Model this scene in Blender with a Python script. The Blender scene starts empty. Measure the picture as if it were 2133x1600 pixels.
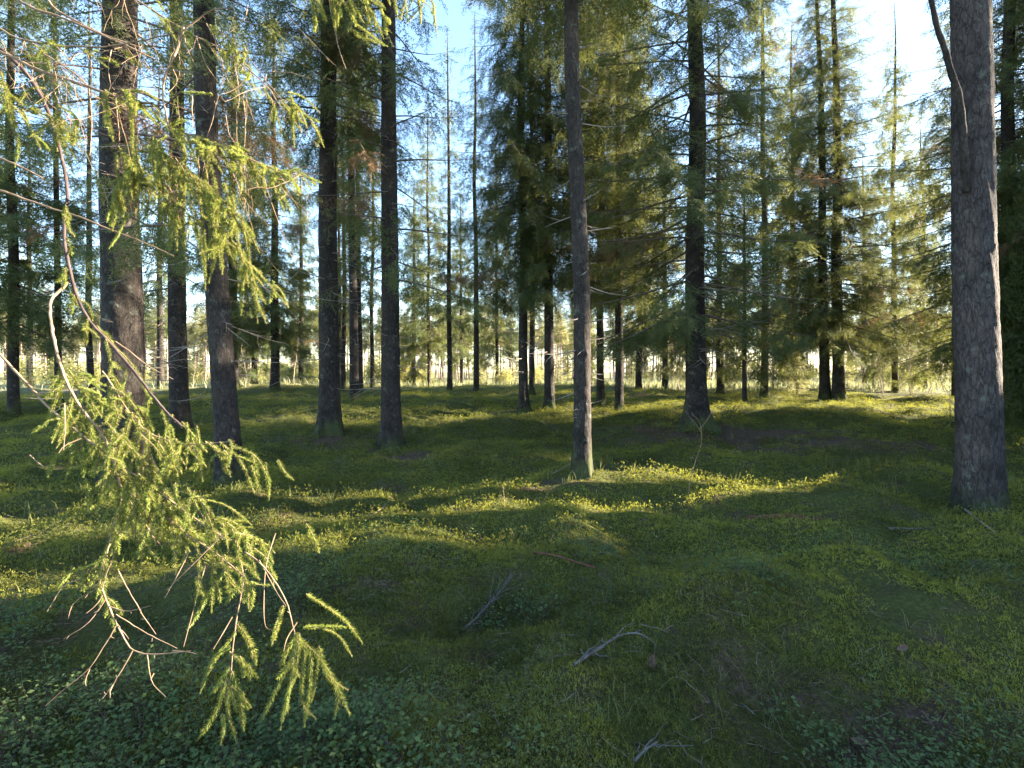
import bpy, math, random
import numpy as np
R = math.radians
F = 1100.0            # focal length in pixels of the 2133 px wide photograph
CX, HY = 1066.5, 775.0
CAMZ = 1.55
SUN_AZ, SUN_EL = 80.0, 17.0      # degrees clockwise from +Y, degrees up
scene = bpy.context.scene
COL = scene.collection

# ------------------------------------------------------------------ noise and ground height
_lat = np.random.default_rng(7).random((256, 256)) * 2 - 1
def vnoise(x, y):
    x = np.asarray(x, float); y = np.asarray(y, float)
    xi = np.floor(x).astype(int); yi = np.floor(y).astype(int)
    fx = x - xi; fy = y - yi
    fx = fx * fx * (3 - 2 * fx); fy = fy * fy * (3 - 2 * fy)
    a = _lat[xi & 255, yi & 255]; b = _lat[(xi + 1) & 255, yi & 255]
    c = _lat[xi & 255, (yi + 1) & 255]; d = _lat[(xi + 1) & 255, (yi + 1) & 255]
    return (a * (1 - fx) + b * fx) * (1 - fy) + (c * (1 - fx) + d * fx) * fy
def ss(a, b, x):
    t = np.clip((np.asarray(x, float) - a) / (b - a), 0, 1)
    return t * t * (3 - 2 * t)
MOUNDS = [(0.95, 7.9, .9, .10), (0.45, 5.35, .45, .12), (-1.3, 5.6, .5, .07), (-1.9, 4.9, .5, .06), (2.6, 6.6, .6, .07),
          (-2.4, 10.2, .9, .06), (4.9, 5.4, .7, .05), (4.2, 13.6, 1.2, .10)]
def H(x, y):
    x = np.asarray(x, float); y = np.asarray(y, float)
    r = np.hypot(x, y)
    rise = .72 * ss(8.5, 27, y) * (1 - ss(31, 46, y)) * (1 - .35 * ss(2, 14, x))
    z = rise
    z = z + .13 * vnoise(x / 1.9 + 3.1, y / 1.5 + 8.7) * (1 - ss(60, 140, r)) + .16 * vnoise(x / 7 + 1.7, y / 6 + 2.2) * ss(3, 9, r)
    z = z + .115 * vnoise(x / .72 + 11.3, y / .55 + 5.5) * (1 - ss(25, 60, r)) +   .055 * vnoise(x / .31 + 4.3, y / .27 + 7.5) * (1 - ss(14, 30, r))
    z = z + .016 * vnoise(x / .19 + 1.3, y / .17 + 9.5) * (1 - ss(10, 25, r))
    z = z + 1.2 * ss(120, 500, r)
    for mx, my, rad, h in MOUNDS:
        z = z + h * np.exp(-((x - mx) ** 2 + (y - my) ** 2) / rad ** 2)
    return z
def P(px, py, d):
    return np.array([(px - CX) / F * d, d, CAMZ - (py - HY) / F * d])
def ground_at(px, py):
    d = np.linspace(.7, 60, 6000)
    x = (px - CX) / F * d; z = CAMZ - (py - HY) / F * d
    k = np.where(z <= H(x, d))[0]
    dd = d[k[0]] if len(k) else 29.0
    xx = (px - CX) / F * dd
    return np.array([xx, dd, float(H(xx, dd))])

# ------------------------------------------------------------------ mesh building
class MB:
    def __init__(s): s.V = []; s.F = []; s.M = []; s.T = []; s.n = 0
    def add(s, V, Fs, mat=0, tint=None):
        V = np.asarray(V, float).reshape(-1, 3)
        Fs = Fs if isinstance(Fs, list) else [Fs]
        for f in Fs:
            f = np.asarray(f, int)
            if len(f): s.F.append(f + s.n); s.M.append(mat)
        s.V.append(V); s.n += len(V)
        s.T.append(np.broadcast_to(np.asarray(.5 if tint is None else tint, float), (len(V),)).copy())
    def mesh(s, name, mats, smooth=False):
        V = np.concatenate(s.V); me = bpy.data.meshes.new(name)
        tot = np.concatenate([np.full(len(f), f.shape[1]) for f in s.F])
        idx = np.concatenate([f.ravel() for f in s.F])
        me.vertices.add(len(V)); me.vertices.foreach_set('co', V.ravel().astype(np.float32))
        me.loops.add(len(idx)); me.loops.foreach_set('vertex_index', idx.astype(np.int32))
        me.polygons.add(len(tot))
        st = np.concatenate([[0], np.cumsum(tot)[:-1]])
        me.polygons.foreach_set('loop_start', st.astype(np.int32)); me.polygons.foreach_set('loop_total', tot.astype(np.int32))
        mi = np.concatenate([np.full(len(f), m) for f, m in zip(s.F, s.M)])
        me.polygons.foreach_set('material_index', mi.astype(np.int32))
        if smooth:
            sm = smooth if isinstance(smooth, (set, tuple)) else None
            me.polygons.foreach_set('use_smooth', (np.isin(mi, list(sm)) if sm else np.ones(len(tot), bool)))
        a = me.attributes.new('tint', 'FLOAT', 'POINT'); a.data.foreach_set('value', np.concatenate(s.T).astype(np.float32))
        for m in mats: me.materials.append(m)
        me.update(); me.validate(clean_customdata=False)
        return me
    def obj(s, name, mats, parent=None, smooth=False):
        return link(name, s.mesh(name, mats, smooth), parent)
def link(name, data, parent=None, loc=(0, 0, 0), rot=(0, 0, 0)):
    o = bpy.data.objects.new(name, data); COL.objects.link(o); o.parent = parent; o.location = loc; o.rotation_euler = rot
    return o
def tag(o, label=None, cat=None, group=None, kind=None):
    for k, v in (('label', label), ('category', cat), ('group', group), ('kind', kind)):
        if v: o[k] = v
    return o
def nrm(v): return v / np.maximum(np.linalg.norm(v, axis=-1, keepdims=True), 1e-9)
def tubes(Pt, Rd, k=5):
    Pt = np.asarray(Pt, float); Rd = np.asarray(Rd, float)
    if Pt.ndim == 2: Pt = Pt[None]; Rd = Rd[None]
    m, n, _ = Pt.shape
    t = nrm(np.gradient(Pt, axis=1))
    ref = np.where(np.abs(nrm(Pt[:, -1] - Pt[:, 0])[:, 2:3]) > .8, np.array([[1., .2, 0]]), np.array([[.1, .05, 1.]]))[:, None]
    a = nrm(np.cross(t, np.broadcast_to(ref, t.shape))); b = np.cross(t, a)
    th = np.arange(k) / k * 2 * np.pi
    V = Pt[:, :, None] + Rd[:, :, None, None] * (np.cos(th)[None, None, :, None] * a[:, :, None] + np.sin(th)[None, None, :, None] * b[:, :, None])
    i = np.arange(n - 1)[:, None] * k; j = np.arange(k)[None]
    q = np.stack([i + j, i + (j + 1) % k, i + k + (j + 1) % k, i + k + j], -1).reshape(-1, 4)
    Fq = (q[None] + (np.arange(m) * n * k)[:, None, None]).reshape(-1, 4)
    return V.reshape(-1, 3), Fq
def polyline(pts, step):
    """resample a polyline with rounded corners"""
    pts = np.asarray(pts, float)
    for _ in range(2):
        q = [pts[0]]
        for i in range(len(pts) - 1):
            q += [pts[i] * .78 + pts[i + 1] * .22, pts[i] * .22 + pts[i + 1] * .78]
        pts = np.array(q + [pts[-1]])
    L = np.concatenate([[0], np.cumsum(np.linalg.norm(np.diff(pts, axis=0), axis=1))])
    n = max(3, int(L[-1] / step) + 1)
    s = np.linspace(0, L[-1], n)
    return np.stack([np.interp(s, L, pts[:, i]) for i in range(3)], 1), L[-1]

# ------------------------------------------------------------------ materials
def mat_new(name):
    m = bpy.data.materials.new(name); m.use_nodes = True
    nt = m.node_tree; nt.nodes.clear()
    return m, nt, lambda t, **kw: _node(nt, t, kw)
def _node(nt, t, kw):
    n = nt.nodes.new(t)
    for k, v in kw.items():
        if k[0].islower() and hasattr(n, k): setattr(n, k, v)
        else: n.inputs[k.replace('_', ' ')].default_value = v
    return n
def ramp(N, stops):
    r = N('ShaderNodeValToRGB'); e = r.color_ramp.elements
    while len(e) < len(stops): e.new(.5)
    for el, (p, c) in zip(e, stops): el.position = p; el.color = (*c, 1)
    return r
def leaf_mat(name, dark, light, trans, tfac=.35, rough=.55, vary=True):
    m, nt, N = mat_new(name); L = nt.links.new
    at = N('ShaderNodeAttribute', attribute_name='tint')
    oi = N('ShaderNodeObjectInfo')
    ad = N('ShaderNodeMath', operation='MULTIPLY_ADD'); L(oi.outputs['Random'], ad.inputs[0]); ad.inputs[1].default_value = .3 if vary else 0
    L(at.outputs['Fac'], ad.inputs[2])
    sb = N('ShaderNodeMath', operation='SUBTRACT'); L(ad.outputs[0], sb.inputs[0]); sb.inputs[1].default_value = .15 if vary else 0
    r = ramp(N, [(0, dark), (1, light)]); L(sb.outputs[0], r.inputs[0])
    bs = N('ShaderNodeBsdfPrincipled', Roughness=rough); L(r.outputs[0], bs.inputs['Base Color'])
    bs.inputs['Specular IOR Level'].default_value = .18
    tr = N('ShaderNodeBsdfTranslucent'); 
    mx0 = N('ShaderNodeMix', data_type='RGBA'); mx0.inputs[0].default_value = .6; L(r.outputs[0], mx0.inputs[6]); mx0.inputs[7].default_value = (*trans, 1)
    L(mx0.outputs[2], tr.inputs['Color'])
    mx = N('ShaderNodeMixShader'); mx.inputs[0].default_value = tfac; L(bs.outputs[0], mx.inputs[1]); L(tr.outputs[0], mx.inputs[2])
    o = N('ShaderNodeOutputMaterial'); L(mx.outputs[0], o.inputs[0])
    return m
def bark_mat(name, c1, c2, c3, scale=1.0, bump=.6):
    m, nt, N = mat_new(name); L = nt.links.new
    tc = N('ShaderNodeTexCoord')
    mp = N('ShaderNodeMapping'); mp.inputs['Scale'].default_value = (scale * 14, scale * 14, scale * 4.5); L(tc.outputs['Object'], mp.inputs[0])
    nw = N('ShaderNodeTexNoise', Scale=1.2, Detail=4.0); L(mp.outputs[0], nw.inputs['Vector'])
    dm = N('ShaderNodeVectorMath', operation='MULTIPLY_ADD'); L(nw.outputs['Color'], dm.inputs[0]); dm.inputs[1].default_value = (1.6, 1.6, 1.6); L(mp.outputs[0], dm.inputs[2])
    vo = N('ShaderNodeTexVoronoi', feature='DISTANCE_TO_EDGE', Scale=1.25); L(dm.outputs[0], vo.inputs['Vector'])
    fl = N('ShaderNodeTexNoise', Scale=3.5, Detail=8.0, Roughness=.7); L(mp.outputs[0], fl.inputs['Vector'])
    big = N('ShaderNodeTexNoise', Scale=2.6, Detail=6.0, Roughness=.6); L(tc.outputs['Object'], big.inputs['Vector'])
    r = ramp(N, [(.28, c1), (.55, c2), (.78, c3)]); L(fl.outputs[0], r.inputs[0])
    cr = ramp(N, [(0, (.45, .43, .42)), (.07, (1, 1, 1))]); L(vo.outputs[0], cr.inputs[0])
    mu = N('ShaderNodeMix', data_type='RGBA', blend_type='MULTIPLY'); mu.inputs[0].default_value = .8; L(r.outputs[0], mu.inputs[6]); L(cr.outputs[0], mu.inputs[7])
    rb = ramp(N, [(.33, (.5, .52, .5)), (.5, (.95, .95, .93)), (.68, (1.35, 1.3, 1.2))]); L(big.outputs[0], rb.inputs[0])
    m2 = N('ShaderNodeMix', data_type='RGBA', blend_type='MULTIPLY'); m2.inputs[0].default_value = 1; L(mu.outputs[2], m2.inputs[6]); L(rb.outputs[0], m2.inputs[7])
    lc = N('ShaderNodeTexNoise', Scale=7.0, Detail=7.0, Roughness=.7); L(tc.outputs['Object'], lc.inputs['Vector'])
    lr = ramp(N, [(.57, (0, 0, 0)), (.68, (.75, .75, .75))]); L(lc.outputs[0], lr.inputs[0])
    m5 = N('ShaderNodeMix', data_type='RGBA'); L(lr.outputs[0], m5.inputs[0]); L(m2.outputs[2], m5.inputs[6]); m5.inputs[7].default_value = (.12, .13, .105, 1); m2 = m5
    sx = N('ShaderNodeSeparateXYZ'); L(tc.outputs['Object'], sx.inputs[0])
    mh = N('ShaderNodeMath', operation='MULTIPLY_ADD'); L(big.outputs[0], mh.inputs[0]); mh.inputs[1].default_value = -2.0; L(sx.outputs['Z'], mh.inputs[2])
    mr = ramp(N, [(.0, (.6, .6, .6)), (.30, (0, 0, 0))])
    mo = N('ShaderNodeMath', operation='ADD'); L(mh.outputs[0], mo.inputs[0]); mo.inputs[1].default_value = .86; L(mo.outputs[0], mr.inputs[0])
    m4 = N('ShaderNodeMix', data_type='RGBA'); L(mr.outputs[0], m4.inputs[0]); L(m2.outputs[2], m4.inputs[6]); m4.inputs[7].default_value = (.05, .065, .016, 1); m2 = m4
    bs = N('ShaderNodeBsdfPrincipled', Roughness=.92); L(m2.outputs[2], bs.inputs['Base Color']); bs.inputs['Specular IOR Level'].default_value = .15
    hs = N('ShaderNodeMath', operation='MULTIPLY_ADD'); L(cr.outputs[0], hs.inputs[0]); hs.inputs[1].default_value = .7; L(fl.outputs[0], hs.inputs[2])
    bp = N('ShaderNodeBump', Strength=bump, Distance=.02); L(hs.outputs[0], bp.inputs['Height']); L(bp.outputs[0], bs.inputs['Normal'])
    o = N('ShaderNodeOutputMaterial'); L(bs.outputs[0], o.inputs[0])
    return m
def plain_mat(name, c1, c2, scale=20, rough=.9):
    m, nt, N = mat_new(name); L = nt.links.new
    tc = N('ShaderNodeTexCoord'); no = N('ShaderNodeTexNoise', Scale=scale, Detail=5.0); L(tc.outputs['Object'], no.inputs['Vector'])
    r = ramp(N, [(.3, c1), (.7, c2)]); L(no.outputs[0], r.inputs[0])
    bs = N('ShaderNodeBsdfPrincipled', Roughness=rough); L(r.outputs[0], bs.inputs['Base Color']); bs.inputs['Specular IOR Level'].default_value = .2
    bp = N('ShaderNodeBump', Strength=.4, Distance=.004); L(no.outputs[0], bp.inputs['Height']); L(bp.outputs[0], bs.inputs['Normal'])
    o = N('ShaderNodeOutputMaterial'); L(bs.outputs[0], o.inputs[0])
    return m
M = {}
M['bark'] = bark_mat('spruce_bark', (.020, .016, .015), (.043, .036, .033), (.11, .098, .088))
M['bark_plate'] = bark_mat('plated_bark', (.04, .032, .031), (.075, .062, .061), (.13, .112, .11), .9, 1.0)
M['pine_bark'] = bark_mat('pine_bark', (.24, .15, .125), (.36, .25, .22), (.46, .34, .30))
M['limb'] = plain_mat('limb_bark', (.07, .055, .045), (.15, .12, .10))
M['dead'] = plain_mat('dead_wood', (.16, .13, .11), (.30, .26, .22))
M['stem'] = plain_mat('bough_stem_bark', (.035, .024, .024), (.085, .06, .055))
M['bare'] = plain_mat('bare_twig_bark', (.13, .085, .055), (.30, .21, .14))
M['pale'] = plain_mat('sapling_bark', (.26, .20, .16), (.45, .37, .31))
M['grey'] = plain_mat('weathered_wood', (.05, .045, .04), (.14, .13, .12))
M['red'] = plain_mat('rotten_wood', (.09, .035, .025), (.16, .07, .05))
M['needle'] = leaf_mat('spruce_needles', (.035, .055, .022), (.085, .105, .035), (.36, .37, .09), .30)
M['needle_far'] = leaf_mat('far_needles_hazed', (.10, .115, .05), (.17, .175, .08), (.7, .66, .3), .48)  # needle colour lightened to stand in for distance haze and backlight
M['needle_near'] = leaf_mat('bough_needles', (.07, .11, .024), (.20, .23, .045), (.48, .50, .09), .38, .5)
M['brown_needle'] = leaf_mat('withered_needles', (.09, .05, .03), (.20, .12, .06), (.3, .17, .08), .3)
M['moss'] = leaf_mat('moss_fronds', (.022, .032, .015), (.26, .26, .045), (.50, .50, .06), .38, .7, False)
M['berry'] = leaf_mat('bilberry_leaves', (.045, .08, .028), (.13, .17, .06), (.22, .30, .06), .3, .65, False)
M['lingon'] = leaf_mat('lingonberry_leaves', (.04, .06, .022), (.14, .16, .045), (.3, .34, .06), .3, .5, False)
M['grass'] = leaf_mat('grass_blades', (.08, .11, .03), (.24, .23, .10), (.35, .36, .1), .35, .6, False)
M['meadow'] = leaf_mat('meadow_grass_blades', (.17, .185, .095), (.32, .31, .19), (.38, .38, .14), .35, .6, False)
M['deadleaf'] = plain_mat('dead_leaf', (.06, .034, .025), (.14, .085, .06), 40)
M['litter'] = plain_mat('litter_twigs', (.08, .055, .04), (.22, .17, .13), 30)
def ground_mat():
    m, nt, N = mat_new('forest_floor'); L = nt.links.new
    geo = N('ShaderNodeNewGeometry')
    a = N('ShaderNodeTexNoise', Scale=.55, Detail=6.0, Roughness=.6); L(geo.outputs['Position'], a.inputs['Vector'])
    b = N('ShaderNodeTexNoise', Scale=2.3, Detail=8.0, Roughness=.65); L(geo.outputs['Position'], b.inputs['Vector'])
    c = N('ShaderNodeTexNoise', Scale=38.0, Detail=8.0, Roughness=.75); L(geo.outputs['Position'], c.inputs['Vector'])
    moss = ramp(N, [(.3, (.020, .026, .010)), (.5, (.058, .066, .018)), (.72, (.12, .12, .03))]); L(c.outputs[0], moss.inputs[0])
    lit = ramp(N, [(.3, (.035, .022, .014)), (.5, (.075, .05, .034)), (.72, (.15, .11, .08))]); L(c.outputs[0], lit.inputs[0])
    at = N('ShaderNodeAttribute', attribute_name='tint')
    f = N('ShaderNodeMath', operation='ADD'); L(b.outputs[0], f.inputs[0]); L(at.outputs['Fac'], f.inputs[1])
    fr = ramp(N, [(.53, (0, 0, 0)), (.68, (1, 1, 1))]); L(f.outputs[0], fr.inputs[0])
    mx = N('ShaderNodeMix', data_type='RGBA'); L(fr.outputs[0], mx.inputs[0]); L(moss.outputs[0], mx.inputs[6]); L(lit.outputs[0], mx.inputs[7])
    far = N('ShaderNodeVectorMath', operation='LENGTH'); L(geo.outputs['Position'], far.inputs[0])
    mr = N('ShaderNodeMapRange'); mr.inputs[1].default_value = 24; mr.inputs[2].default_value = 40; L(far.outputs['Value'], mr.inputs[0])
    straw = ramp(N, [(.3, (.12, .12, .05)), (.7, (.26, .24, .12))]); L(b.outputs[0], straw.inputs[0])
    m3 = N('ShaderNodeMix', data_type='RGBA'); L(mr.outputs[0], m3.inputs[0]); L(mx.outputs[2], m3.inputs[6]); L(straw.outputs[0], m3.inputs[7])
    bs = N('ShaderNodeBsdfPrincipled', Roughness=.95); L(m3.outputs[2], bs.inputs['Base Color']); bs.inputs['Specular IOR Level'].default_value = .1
    bp = N('ShaderNodeBump', Strength=.9, Distance=.03); L(c.outputs[0], bp.inputs['Height']); L(bp.outputs[0], bs.inputs['Normal'])
    o = N('ShaderNodeOutputMaterial'); L(bs.outputs[0], o.inputs[0])
    return m
M['ground'] = ground_mat()

# ------------------------------------------------------------------ where the floor is brown needle litter
LITTER = [(ground_at(1520, 905), 2.6, .8, .42), (ground_at(1720, 925), 2.4, .6, .40), (ground_at(690, 915), 1.0, .6, .22), (ground_at(830, 950), 1.0, .6, .22),
          (ground_at(1750, 1480), .9, .5, .10), (ground_at(1150, 1010), .7, .5, .14), (ground_at(720, 1230), .6, .4, .1)]
def litter(x, y):
    v = np.zeros(np.shape(x))
    for p, a, b, s in LITTER:
        v = v + s * np.exp(-(((x - p[0]) / a) ** 2 + ((y - p[1]) / b) ** 2))
    return v
def build_ground():
    th = np.concatenate([np.linspace(-58, 58, 900), np.linspace(60, 300, 130)]) * math.pi / 180
    r = np.concatenate([[.02], np.geomspace(.35, 60, 430), np.geomspace(66, 900, 40)])
    X = r[:, None] * np.sin(th)[None]; Y = r[:, None] * np.cos(th)[None]
    Z = H(X, Y)
    nr, nt = X.shape
    i = np.arange(nr - 1)[:, None] * nt; j = np.arange(nt)[None]
    q = np.stack([i + j, i + nt + j, i + nt + (j + 1) % nt, i + (j + 1) % nt], -1).reshape(-1, 4)[:, ::-1]
    mb = MB(); mb.add(np.stack([X, Y, Z], -1), q, 0, litter(X, Y).ravel())
    o = mb.obj('ground', [M['ground']], smooth=True)
    tag(o, kind='structure')
build_ground()

# ------------------------------------------------------------------ spruce twigs
def twig_template(rng, nsh, sp, nl, nw, side=.5):
    """flat spray along +X, length 1: needles as slim triangles, returns (V, F, tint)"""
    V = []; T = []
    axes = [(np.zeros(3), np.array([1., 0, 0]), 1.0)]
    for k in range(nsh):
        s = .12 + .8 * k / max(nsh - 1, 1) + rng.uniform(-.03, .03); sd = 1 if k % 2 else -1
        a = R(rng.uniform(38, 62)); d = np.array([math.cos(a), sd * math.sin(a), rng.uniform(-.35, .1)])
        axes.append((np.array([s, 0, 0]), d / np.linalg.norm(d), side * (1.05 - s) + .08))
    for o, d, ln in axes:
        n = max(2, int(ln / sp)); lat = nrm(np.cross(d, [0, 0, 1.])); up = np.cross(lat, d)
        for i in range(n):
            s = (i + rng.uniform(.2, .8)) / n * ln; tone = rng.uniform(.1, .8) + .25 * (s / ln)
            for sd in (-1, 1):
                c = o + d * s + rng.normal(0, .006, 3); dr = nrm(d * rng.uniform(.6, 1.0) + lat * sd * rng.uniform(.6, 1.1) + up * rng.uniform(-.35, .55))
                w = nrm(np.cross(dr, up) + rng.normal(0, .5, 3)) * nw * .5; l = nl * rng.uniform(.7, 1.2)
                V += [c - w, c + w, c + dr * l]; T += [tone] * 3
        V += [o - lat * .008, o + lat * .008, o + d * ln]; T += [-1] * 3
    V = np.array(V); return V, np.arange(len(V)).reshape(-1, 3), np.clip(np.array(T), 0, 1)
_r = np.random.default_rng(11)
TW_HI = [twig_template(_r, 9, .08, .115, .027) for _ in range(6)]
TW_MID = [twig_template(_r, 7, .11, .17, .046) for _ in range(6)]
TW_LO = [twig_template(_r, 4, .18, .28, .10) for _ in range(5)]
def place_twigs(mb, rng, TW, pos, X, Zup, sc, mat, tbias=0.):
    X = nrm(X); Y = nrm(np.cross(Zup, X)); Z = np.cross(X, Y)
    which = rng.integers(0, len(TW), len(pos)); tn = rng.normal(0, .12, len(pos)) + tbias
    for w in range(len(TW)):
        k = np.where(which == w)[0]
        if not len(k): continue
        V, Fc, T = TW[w]
        W = pos[k][:, None] + sc[k][:, None, None] * (V[None, :, 0:1] * X[k][:, None] + V[None, :, 1:2] * Y[k][:, None] + V[None, :, 2:3] * Z[k][:, None])
        Fk = (Fc[None] + (np.arange(len(k)) * len(V))[:, None, None]).reshape(-1, 3)
        mb.add(W, Fk, mat, np.clip(T[None] + tn[k][:, None], 0, 1).ravel())
def crown(rng, h0, h1, Ht, Lmax, nbr, TW, hang=.6, step=.15, low_sparse=0., e_low=-12, e_high=18, mat_n='needle', shape=.8, dead=.12):
    """live crown from h0 to h1 of a tree Ht tall; mesh with limbs (0) and needles (1)"""
    mb = MB(); n = 9; S = np.linspace(0, 1, n)
    zs = h0 + (h1 - h0) * (np.arange(nbr) + rng.uniform(-.4, .4, nbr)) / nbr
    az = np.arange(nbr) * 2.39996 + rng.uniform(-.5, .5, nbr)
    for z, a in zip(zs, az):
        f = (z - h0) / (h1 - h0)
        L = Lmax * (max(0.02, 1 - f) ** shape) * rng.uniform(.6, 1.1) * (.75 + .25 * min(1, f * 5))
        if L < .12: L = .12
        e0 = e_low + (e_high - e_low) * f + rng.uniform(-9, 9)
        el = np.radians(e0 - 30 * S + rng.uniform(25, 55) * S ** 2)
        aa = a + np.cumsum(rng.normal(0, .06, n))
        dP = np.stack([np.cos(el) * np.sin(aa), np.cos(el) * np.cos(aa), np.sin(el)], 1) * L / (n - 1)
        Pt = np.concatenate([[np.zeros(3)], np.cumsum(dP, 0)[:-1]]) + np.array([0, 0, z])
        V, Q = tubes(Pt, (.006 + .0085 * L) * (1 - .88 * S), 4); mb.add(V, Q, 0, rng.uniform(.2, .8))
        K = max(3, int(L / step)); bare = rng.uniform(.1, .32) if L > 1 else .05
        if rng.random() < low_sparse * (1 - f): bare = rng.uniform(.5, .85); K = max(2, K // 2)
        s = np.sort(rng.uniform(bare, 1, K)); s[-1] = 1
        pos = np.stack([np.interp(s, S, Pt[:, i]) for i in range(3)], 1)
        tg = nrm(np.stack([np.interp(s, S, np.gradient(Pt[:, i])) for i in range(3)], 1))
        lat = nrm(np.cross(tg, [0, 0, 1.])) * np.where(np.arange(K) % 2, 1, -1)[:, None]
        an = np.radians(rng.uniform(35, 70, K))[:, None]; an[-1] = .1
        d = tg * np.cos(an) + lat * np.sin(an)
        d[:, 2] -= hang * rng.uniform(.2, 1.8, K) * np.where(np.arange(K) == K - 1, .2, 1)
        d = nrm(d); up = np.array([0, 0, 1.]) + .35 * tg + rng.normal(0, .25, (K, 3)) + lat * .2
        sc = (.16 + .36 * (1 - s)) * min(L, 1.6) ** .8 * rng.uniform(.7, 1.25, K) + .12
        mt = 2 if rng.random() < dead * .22 else 1
        place_twigs(mb, rng, TW, pos, d, up, sc, mt)
        # hanging side sprays on the long secondaries
        k2 = np.where(sc > .34)[0]
        if len(k2):
            p2 = pos[k2] + d[k2] * sc[k2][:, None] * rng.uniform(.4, .8, (len(k2), 1))
            d2 = d[k2] * .5 + rng.normal(0, .35, (len(k2), 3)); d2[:, 2] -= hang * 1.2 + .1
            place_twigs(mb, rng, TW, p2, nrm(d2), up[k2], sc[k2] * .7, mt)
    return mb.mesh('crown', [M['limb'], M[mat_n], M['brown_needle']])
def dead_branches(rng, h0, h1, nbr, Lmin, Lmax, r0=.012, droop=-12, k=4, forks=3):
    mb = MB(); n = 7; S = np.linspace(0, 1, n)
    for i in range(nbr):
        z = rng.uniform(h0, h1); L = rng.uniform(Lmin, Lmax) * rng.uniform(.4, 1); a = rng.uniform(0, 6.28)
        def limb(p, a, e0, L, r):
            el = np.radians(e0 + rng.uniform(-25, 10) * S + rng.uniform(0, 35) * S ** 2); aa = a + np.cumsum(rng.normal(0, .10, n))
            dP = np.stack([np.cos(el) * np.sin(aa), np.cos(el) * np.cos(aa), np.sin(el)], 1) * L / (n - 1)
            Pt = np.concatenate([[np.zeros(3)], np.cumsum(dP, 0)[:-1]]) + p
            V, Q = tubes(Pt, r * (1 - .85 * S), k); mb.add(V, Q, 0); return Pt
        r = r0 * (.4 + .5 * L)
        Pt = limb(np.array([0, 0, z]), a, droop + rng.uniform(-15, 18), L, r)
        for _ in range(rng.integers(1, forks + 1) if forks else 0):
            j = rng.integers(2, n - 1)
            limb(Pt[j], a + rng.choice([-1, 1]) * rng.uniform(.4, 1.1), rng.uniform(-45, 15), L * rng.uniform(.2, .5), r * .55)
    return mb.mesh('dead_crown', [M['dead']])  # dead side branches of the lower trunk, all in one mesh
def trunk_mesh(rng, r, Ht, sides=14, rings=40, ztop=None, bumps=0.0, flare=.45, bend=.0, mat='bark', knots=0):
    ztop = ztop or Ht
    u = np.linspace(0, 1, rings); z = -.25 + (ztop + .25) * u ** 1.35
    th = np.arange(sides) / sides * 2 * np.pi
    base = r * 1.06 * np.clip(1 - np.maximum(z, 0) / Ht, .01, 1) ** .62
    ph = rng.uniform(0, 6.28, 3)
    lob = .75 + .5 * np.sin(3 * th + ph[0]) + .55 * np.maximum(0, np.sin(5 * th + ph[1])) ** 2 + .3 * np.sin(2 * th + ph[2])
    fl = flare * np.exp(-np.maximum(z + .05, 0) / (.20 + r * .5))
    rr = base[:, None] * (1 + fl[:, None] * lob[None])
    if bumps:
        Z2, T2 = np.meshgrid(z, th, indexing='ij'); cx = np.cos(T2) * r; cy = np.sin(T2) * r
        nb = vnoise(cx * 42 + Z2 * 9 + 5, cy * 42 - Z2 * 3.5 + 9) * .6 + vnoise(cx * 90 + Z2 * 26, cy * 90 + Z2 * 17 + 40) * .4 + .8 * vnoise(cx * 13 + Z2 * 2.2, cy * 13 + Z2 * 1.3)
        nb[:, 0] = nb[:, 0]
        rr = rr * (1 + bumps * nb)
        for _ in range(knots):
            kz = rng.uniform(.4, min(ztop, 7)); ka = rng.uniform(0, 6.28); kr = rng.uniform(.03, .06)
            dd = ((Z2 - kz) / kr) ** 2 + ((np.angle(np.exp(1j * (T2 - ka))) * r) / kr) ** 2
            rr = rr + .018 * np.exp(-dd)
    bx = bend * (vnoise(z / 3.7 + ph[2] * 9, z * 0) - vnoise(ph[2] * 9, 0.)); by = bend * (vnoise(z / 3.7, z * 0 + ph[1] * 9) - vnoise(0., ph[1] * 9))
    V = np.stack([bx[:, None] + rr * np.cos(th), by[:, None] + rr * np.sin(th), np.broadcast_to(z[:, None], rr.shape)], -1)
    i = np.arange(rings - 1)[:, None] * sides; j = np.arange(sides)[None]
    q = np.stack([i + j, i + (j + 1) % sides, i + sides + (j + 1) % sides, i + sides + j], -1).reshape(-1, 4)
    mb = MB(); mb.add(V, q, 0)
    return mb.mesh('trunk', [M[mat]], True)

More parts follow.
